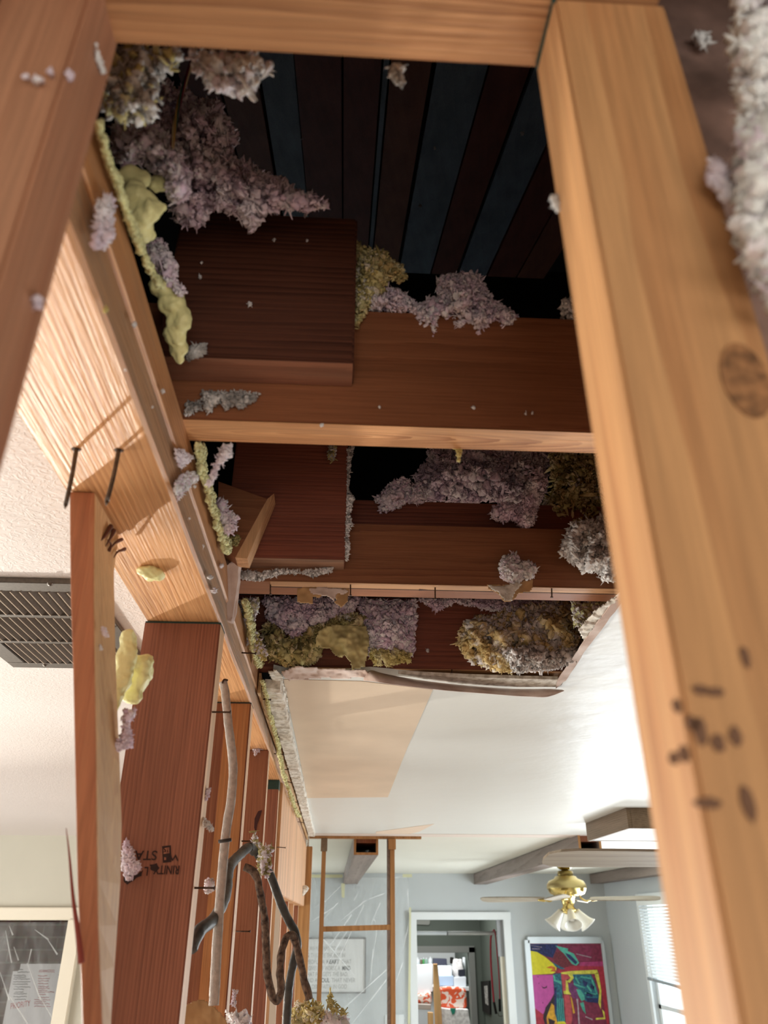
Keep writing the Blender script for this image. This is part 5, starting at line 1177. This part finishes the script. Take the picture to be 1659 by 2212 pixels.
hexa('bottom_rail', [(2.575, wy0, 1.54), (2.60, wy0, 1.54), (2.60, 7.22, 1.60), (2.575, 7.22, 1.60), (2.575, wy0, 1.56), (2.60, wy0, 1.56), (2.60, 7.22, 1.62), (2.575, 7.22, 1.62)], plain('blind_grey', RGB(150, 158, 162), .5), bl)
tube('pull_cord', [V((2.572, 7.1, 2.1)), V((2.572, 7.1, 1.6))], .003, SLAT, bl, seg=6, n=1)

# ------------------------------------------------------------------ hall and utility room beyond the far door
bm = bmesh.new(); hz = P(950, 2058, Y=10.6).z; hx1 = P(1014, 2100, Y=10.6).x
bm_box(bm, 0.3, hx1, 10.6, 10.7, hz, 2.45); bm_box(bm, hx1, 2.6, 10.6, 10.7, 0, 2.45)
tag(from_bm('wall_hall_end', bm, HALLG), **S)
tag(box('wall_hall_left', 0.25, 0.3, 8.3, 13, 0, 2.45, HALLG), **S)
HX = P(1041, 2100, Y=10.6).x
tag(box('wall_hall_right', HX, HX + .06, 8.3, 13, 0, 2.45, HALLG), **S)
tag(box('wall_utility_end', 0.3, 2.6, 12.9, 13.0, 0, 2.45, TRIMW), **S)
bm = bmesh.new(); bm_box(bm, 0.3, hx1 + .07, 10.57, 10.6, hz, hz + .07, .003); bm_box(bm, hx1, hx1 + .07, 10.57, 10.6, 0, hz + .06, .003)
tag(from_bm('trim_hall', bm, plain('grey_casing', RGB(140, 142, 138), .5)), **S)
a, b2 = P(893, 2016, Y=8.7), P(1072, 2014, Y=8.7)
rod = empty('hanging_rod', (1.2, 8.7, a.z), 'white horizontal tube across the hall above the doorway', 'rod')
tube('tube_left', [V((0.4, 8.7, a.z)), V((P(966, 2016, Y=8.7).x - .006, 8.7, a.z))], .018, TRIMW, rod, seg=12, n=1)
tube('tube_right', [V((P(966, 2016, Y=8.7).x + .006, 8.7, a.z)), V((HX, 8.7, a.z))], .018, TRIMW, rod, seg=12, n=1)
tube('joint', [V((P(966, 2016, Y=8.7).x - .008, 8.7, a.z)), V((P(966, 2016, Y=8.7).x + .008, 8.7, a.z))], .015, SFR, rod, seg=12, n=1)
tag(pxslab('smoke_detector', [(899,1988),(929,1988),(928,1996),(925,1998),(899,1997)], (0, .02, 0), plain('pale_grey', RGB(150, 152, 146), .6), Y=10.58), 'pale rounded ceiling fixture in the hall', 'fixture')
ST_R = plain('red_strap', RGB(176, 50, 66), .6)
st = empty('leash', P(1068, 2015, Y=8.65), 'red strap leash looped over the white tube, black clips', 'leash')
tube('strap', [P(1064,2012,Y=8.66), P(1069,2012,Y=8.66), P(1074,2060,Y=8.66), P(1078,2110,Y=8.66), P(1080,2158,Y=8.66)], .006, ST_R, st, seg=6)
tube('strap', [P(1064,2014,Y=8.7), P(1060,2030,Y=8.7), P(1061,2090,Y=8.7), P(1067,2165,Y=8.7)], .009, ST_R, st, seg=6, flat=.4)
tube('clip', [P(1079,2158,Y=8.66), P(1080,2185,Y=8.66)], .012, BLACKM, st, seg=8, n=1)
tube('clip', [P(1067,2165,Y=8.7), P(1072,2190,Y=8.7)], .012, BLACKM, st, seg=8, n=1)
tube('metal_ring', [P(1076,2186,Y=8.65), P(1077,2194,Y=8.65), P(1084,2195,Y=8.65), P(1088,2190,Y=8.65)], .003, STEEL, st, seg=6)
hf = empty('hall_picture', P(1050, 2150, Y=9.4), 'black framed picture on the dark hall wall', 'picture')
pxslab('frame', [(1042,2120),(1060,2118),(1062,2192),(1046,2184)], (-.02, 0, 0), BLACKM, hf, X=HX)
pxslab('print', [(1046,2130),(1053,2129),(1055,2172),(1049,2168)], (-.003, 0, 0), GREY_F, hf, X=HX - .0205)
# open door leaf edge inside the right casing
dl = empty('door_leaf', (1.55, 8.2, 0), 'open cream door leaf seen edge-on at the right of the far doorway', 'door')
a, b2 = P(1071, 2000, Y=8.25), P(1098, 2000, Y=8.25)
zt_ = P(1080, 2066, Y=8.25).z
box('leaf_upper', 1.545, dx1 + .0, 8.215, 8.25, zt_, dz - .002, plain('leaf_grey', RGB(156, 158, 160), .5), dl)
box('leaf_lower', 1.560, dx1 + .0, 8.215, 8.25, 0.0, zt_, plain('leaf_cream', RGB(214, 208, 190), .35), dl)
# items in the utility room
tag(box('utility_counter', .3, 2.0, 11.3, 11.95, P(980, 2131, Y=11.4).z - .04, P(980, 2131, Y=11.4).z - .001, TRIMW), 'white counter under the storage bins in the utility room', 'counter')
def item(name, pts, Y_, dy, mat, label, cat, sub=0, jag=0, group=None):
    o = pxslab(name, pts, (0, dy, 0), mat, sub=sub, jag=jag, Y=Y_); m = o.modifiers.new('b', 'BEVEL'); m.width = .006; m.segments = 2
    return tag(o, label, cat, group)
WB = plain('bright_white', RGB(240, 246, 250), .5)
item('storage_cabinet', [(897,2085),(935,2083),(935,2142),(915,2148),(897,2147)], 11.2, .1, WB, 'white board behind the leaning plank', 'board')
sp = box('utility_shelf', .3, 2.0, 12.2, 12.5, P(950, 2084, Y=12.2).z - .02, P(950, 2084, Y=12.2).z, WB); tag(sp, 'white wall shelf carrying bottles in the utility room', 'shelf')
def bottle(px, w_, top, mat, lb_, capm):
    zb = P(950, 2084, Y=12.3).z; zt2 = P(px, top, Y=12.3).z; xx = P(px, 2075, Y=12.3).x; h = zt2 - zb; r = w_ / px_per_m((xx, 12.3, zt2)) / 2
    t = empty('bottle', (xx, 12.3, zb), lb_, 'bottle', None)
    lathe('bottle_body', [(.001, 0), (r, .004), (r, h * .62), (r * .85, h * .74), (r * .4, h * .84)], (xx, 12.3, zb), mat, t, 16)
    lathe('cap', [(r * .42, h * .82), (r * .42, h), (.001, h)], (xx, 12.3, zb), capm, t, 12)
bottle(902, 9, 2068, WB, 'white bottle at the left end of the shelf', TRIMW)
bottle(910, 5, 2070, plain('bottle_brown', RGB(120, 110, 90), .4), 'slim brown bottle second on the shelf', TRIMW)
bottle(915, 5, 2069, plain('bottle_green', RGB(90, 170, 100), .3), 'slim green bottle on the shelf', WB)
bottle(921, 5, 2069, plain('bottle_green2', RGB(150, 190, 170), .3), 'pale green bottle right of the darker green one', WB)
bottle(930, 9, 2067, WB, 'tall white jug on the shelf left of the dark box', TRIMW)
item('dark_box', [(936,2070),(965,2071),(966,2086),(936,2086)], 12.1, .1, plain('slate', RGB(74, 76, 94), .5), 'slate dark box on the utility shelf', 'box')
item('dark_box', [(974,2068),(980,2068),(980,2082),(974,2082)], 12.1, .1, BLACKM, 'narrow black box on the utility shelf', 'box')
item('plastic_bag', [(982,2072),(998,2072),(1000,2095),(994,2112),(980,2110),(978,2090)], 11.6, .12, WHITE_F, 'crumpled white bag at the right of the shelf', 'bag', 3, .006)
item('spray_can', [(1000,2068),(1005,2068),(1006,2094),(1000,2094)], 11.7, .05, WB, 'tall white canister at the right of the shelf', 'canister')
item('camera_case', [(991,2095),(1005,2094),(1005,2108),(1000,2112),(991,2108)], 11.5, .08, plain('case_black', RGB(34, 36, 46), .5), 'small black container with white marks', 'container')
item('storage_bin', [(948,2087),(976,2087),(976,2108),(948,2108)], 11.5, .2, WB, 'white bin in front of the shelf', 'bin')
item('storage_bin', [(949,2108),(980,2108),(980,2130),(949,2130)], 11.4, .2, plain('bin_blue', RGB(176, 196, 220), .3), 'translucent bluish storage bin', 'bin')
item('storage_bin', [(980,2112),(1007,2110),(1007,2132),(981,2132)], 11.4, .2, plain('bin_pale', RGB(214, 220, 226), .3), 'pale storage bin right of the bluish one', 'bin')
op, t, b = nt('orange_damask'); tc = N(t, 'ShaderNodeTexCoord'); wv = N(t, 'ShaderNodeTexNoise'); wv.inputs['Scale'].default_value = 14; wv.inputs['Detail'].default_value = 1; wv.inputs['Distortion'].default_value = 1.2
t.links.new(tc.outputs['Object'], wv.inputs['Vector']); r = N(t, 'ShaderNodeValToRGB'); r.color_ramp.elements[0].position = .49; r.color_ramp.elements[1].position = .52
r.color_ramp.elements[0].color = RGB(226, 92, 52); r.color_ramp.elements[1].color = RGB(240, 222, 210); t.links.new(wv.outputs['Fac'], r.inputs[0]); t.links.new(r.outputs[0], b.inputs['Base Color'])
def cushion(name, pts, Y_, lb_):
    o = pxslab(name, pts, (0, .12, 0), op, Y=Y_); m = o.modifiers.new('b', 'BEVEL'); m.width = .03; m.segments = 4; tag(o, lb_, 'cushion')
cushion('patterned_cushion', [(947,2134),(965,2131),(990,2132),(1008,2137),(1010,2178),(975,2180),(950,2176)], 11.1, 'orange and white patterned cushion right of the plank')
cushion('patterned_cushion', [(897,2147),(915,2146),(932,2142),(934,2170),(898,2168)], 11.15, 'orange and white patterned cushion left of the plank')
item('plastic_bag', [(952,2178),(1012,2180),(1018,2225),(952,2225)], 11.0, .12, WHITE_F, 'white plastic bag below the patterned cushion', 'bag', 3, .006)
item('green_tag', [(972,2178),(985,2178),(982,2190),(977,2192)], 10.98, .01, plain('green_tag', RGB(40, 140, 116), .5), 'green tapered piece on the white bag', 'piece')
item('shelf_edge', [(897,2168),(931,2170),(931,2182),(897,2180)], 10.95, .05, plain('lid', RGB(190, 180, 172), .5), 'pale box lid below the left cushion', 'lid')
PLK = wood('plank_pine', RGB(240, 190, 130), RGB(222, 164, 104), 'Z', .02)
item('leaning_plank', [(936,2082),(945,2082),(952,2150),(957,2240),(941,2240),(937,2150)], 10.85, .03, PLK, 'pine plank leaning in the doorway', 'plank')
item('short_plank', [(924,2186),(936,2187),(937,2240),(925,2240)], 10.82, .03, PLK, 'short pale plank beside the leaning plank', 'plank')

# ------------------------------------------------------------------ den: whiteboard and plastic
wbt = P(25, 2082, Y=5.8); wy = 5.8
b0 = [P(28,2081,Y=wy), P(160,2081,Y=wy), P(150,2240,Y=wy), P(2,2240,Y=wy)]
x0_, x1_ = P(4, 2212, Y=wy).x, P(160, 2081, Y=wy).x + .1; zt2 = P(80, 2082, Y=wy).z
wbo = empty('whiteboard', ((x0_ + x1_) / 2, wy, zt2 - .6), 'whiteboard with rounded corners and handwritten lists before the bricks', 'whiteboard')
bm = bmesh.new(); bm_box(bm, -1.995 - .03, x1_, wy, wy + .015, zt2 - .9, zt2)
es = [e for e in bm.edges if abs(e.verts[0].co.y - e.verts[1].co.y) > .005]
bmesh.ops.bevel(bm, geom=es, offset=.04, segments=5, affect='EDGES')
from_bm('board_panel', bm, plain('board_white', RGB(222, 224, 232), .3), wbo)
BK = plain('marker_black', RGB(60, 60, 66), .6); RD = plain('marker_red', RGB(190, 70, 80), .6)
def scribble(x0, x1, y, mat):
    pts = []; n = int((x1 - x0) / 1.6) + 3
    for i in range(n): pts.append(P(x0 + (x1 - x0) * i / (n - 1), y + random.uniform(-.9, .9), Y=wy - .001))
    tube('marker_line', pts, .0016, mat, wbo, seg=4, n=1)
random.seed(9)
for i, y in enumerate([2107, 2111, 2115, 2121, 2126, 2132, 2137, 2143, 2147, 2153, 2159]): scribble(27 + random.random() * 5, 50 + random.random() * 16, y, BK)
for i, y in enumerate([2108, 2114, 2119, 2125, 2131, 2135, 2139, 2143, 2148, 2155]): scribble(82, 98 + random.random() * 20, y, RD)
for i, y in enumerate([2160, 2164, 2168, 2174]): scribble(74, 98 + random.random() * 12, y, RD)
for i, y in enumerate([2106, 2111, 2115, 2120, 2125, 2130, 2136]): scribble(126, 147, y, BK)
scribble(38, 64, 2100, BK); scribble(84, 118, 2099, RD); scribble(40, 50, 2095, BK); scribble(85, 118, 2096, RD)
a = P(22, 2180, Y=wy - .0006)
text_mesh('marker_lettering', 'PRIORITY', .045, a, Matrix.Rotation(math.radians(-8), 3, 'Y') @ RX, RD, wbo, sx=.62)
sh2 = sheet('plastic_sheet', -3.0, -1.28, 0.3, 2.02, 5.2, 'clear plastic sheeting hung in front of the bricks and whiteboard', 8, amp=.05)
for c in ([(12,2010),(25,2080)], [(58,2080),(88,2160)], [(100,2025),(124,2062)], [(60,2085),(68,2050)], [(20,2150),(60,2212)], [(85,2150),(120,2212)], [(30,2045),(40,2075)], [(0,2100),(20,2160)], [(20,2000),(28,2020)], [(75,2008),(105,2030)]): crease(c, 5.1, sh2, .004)
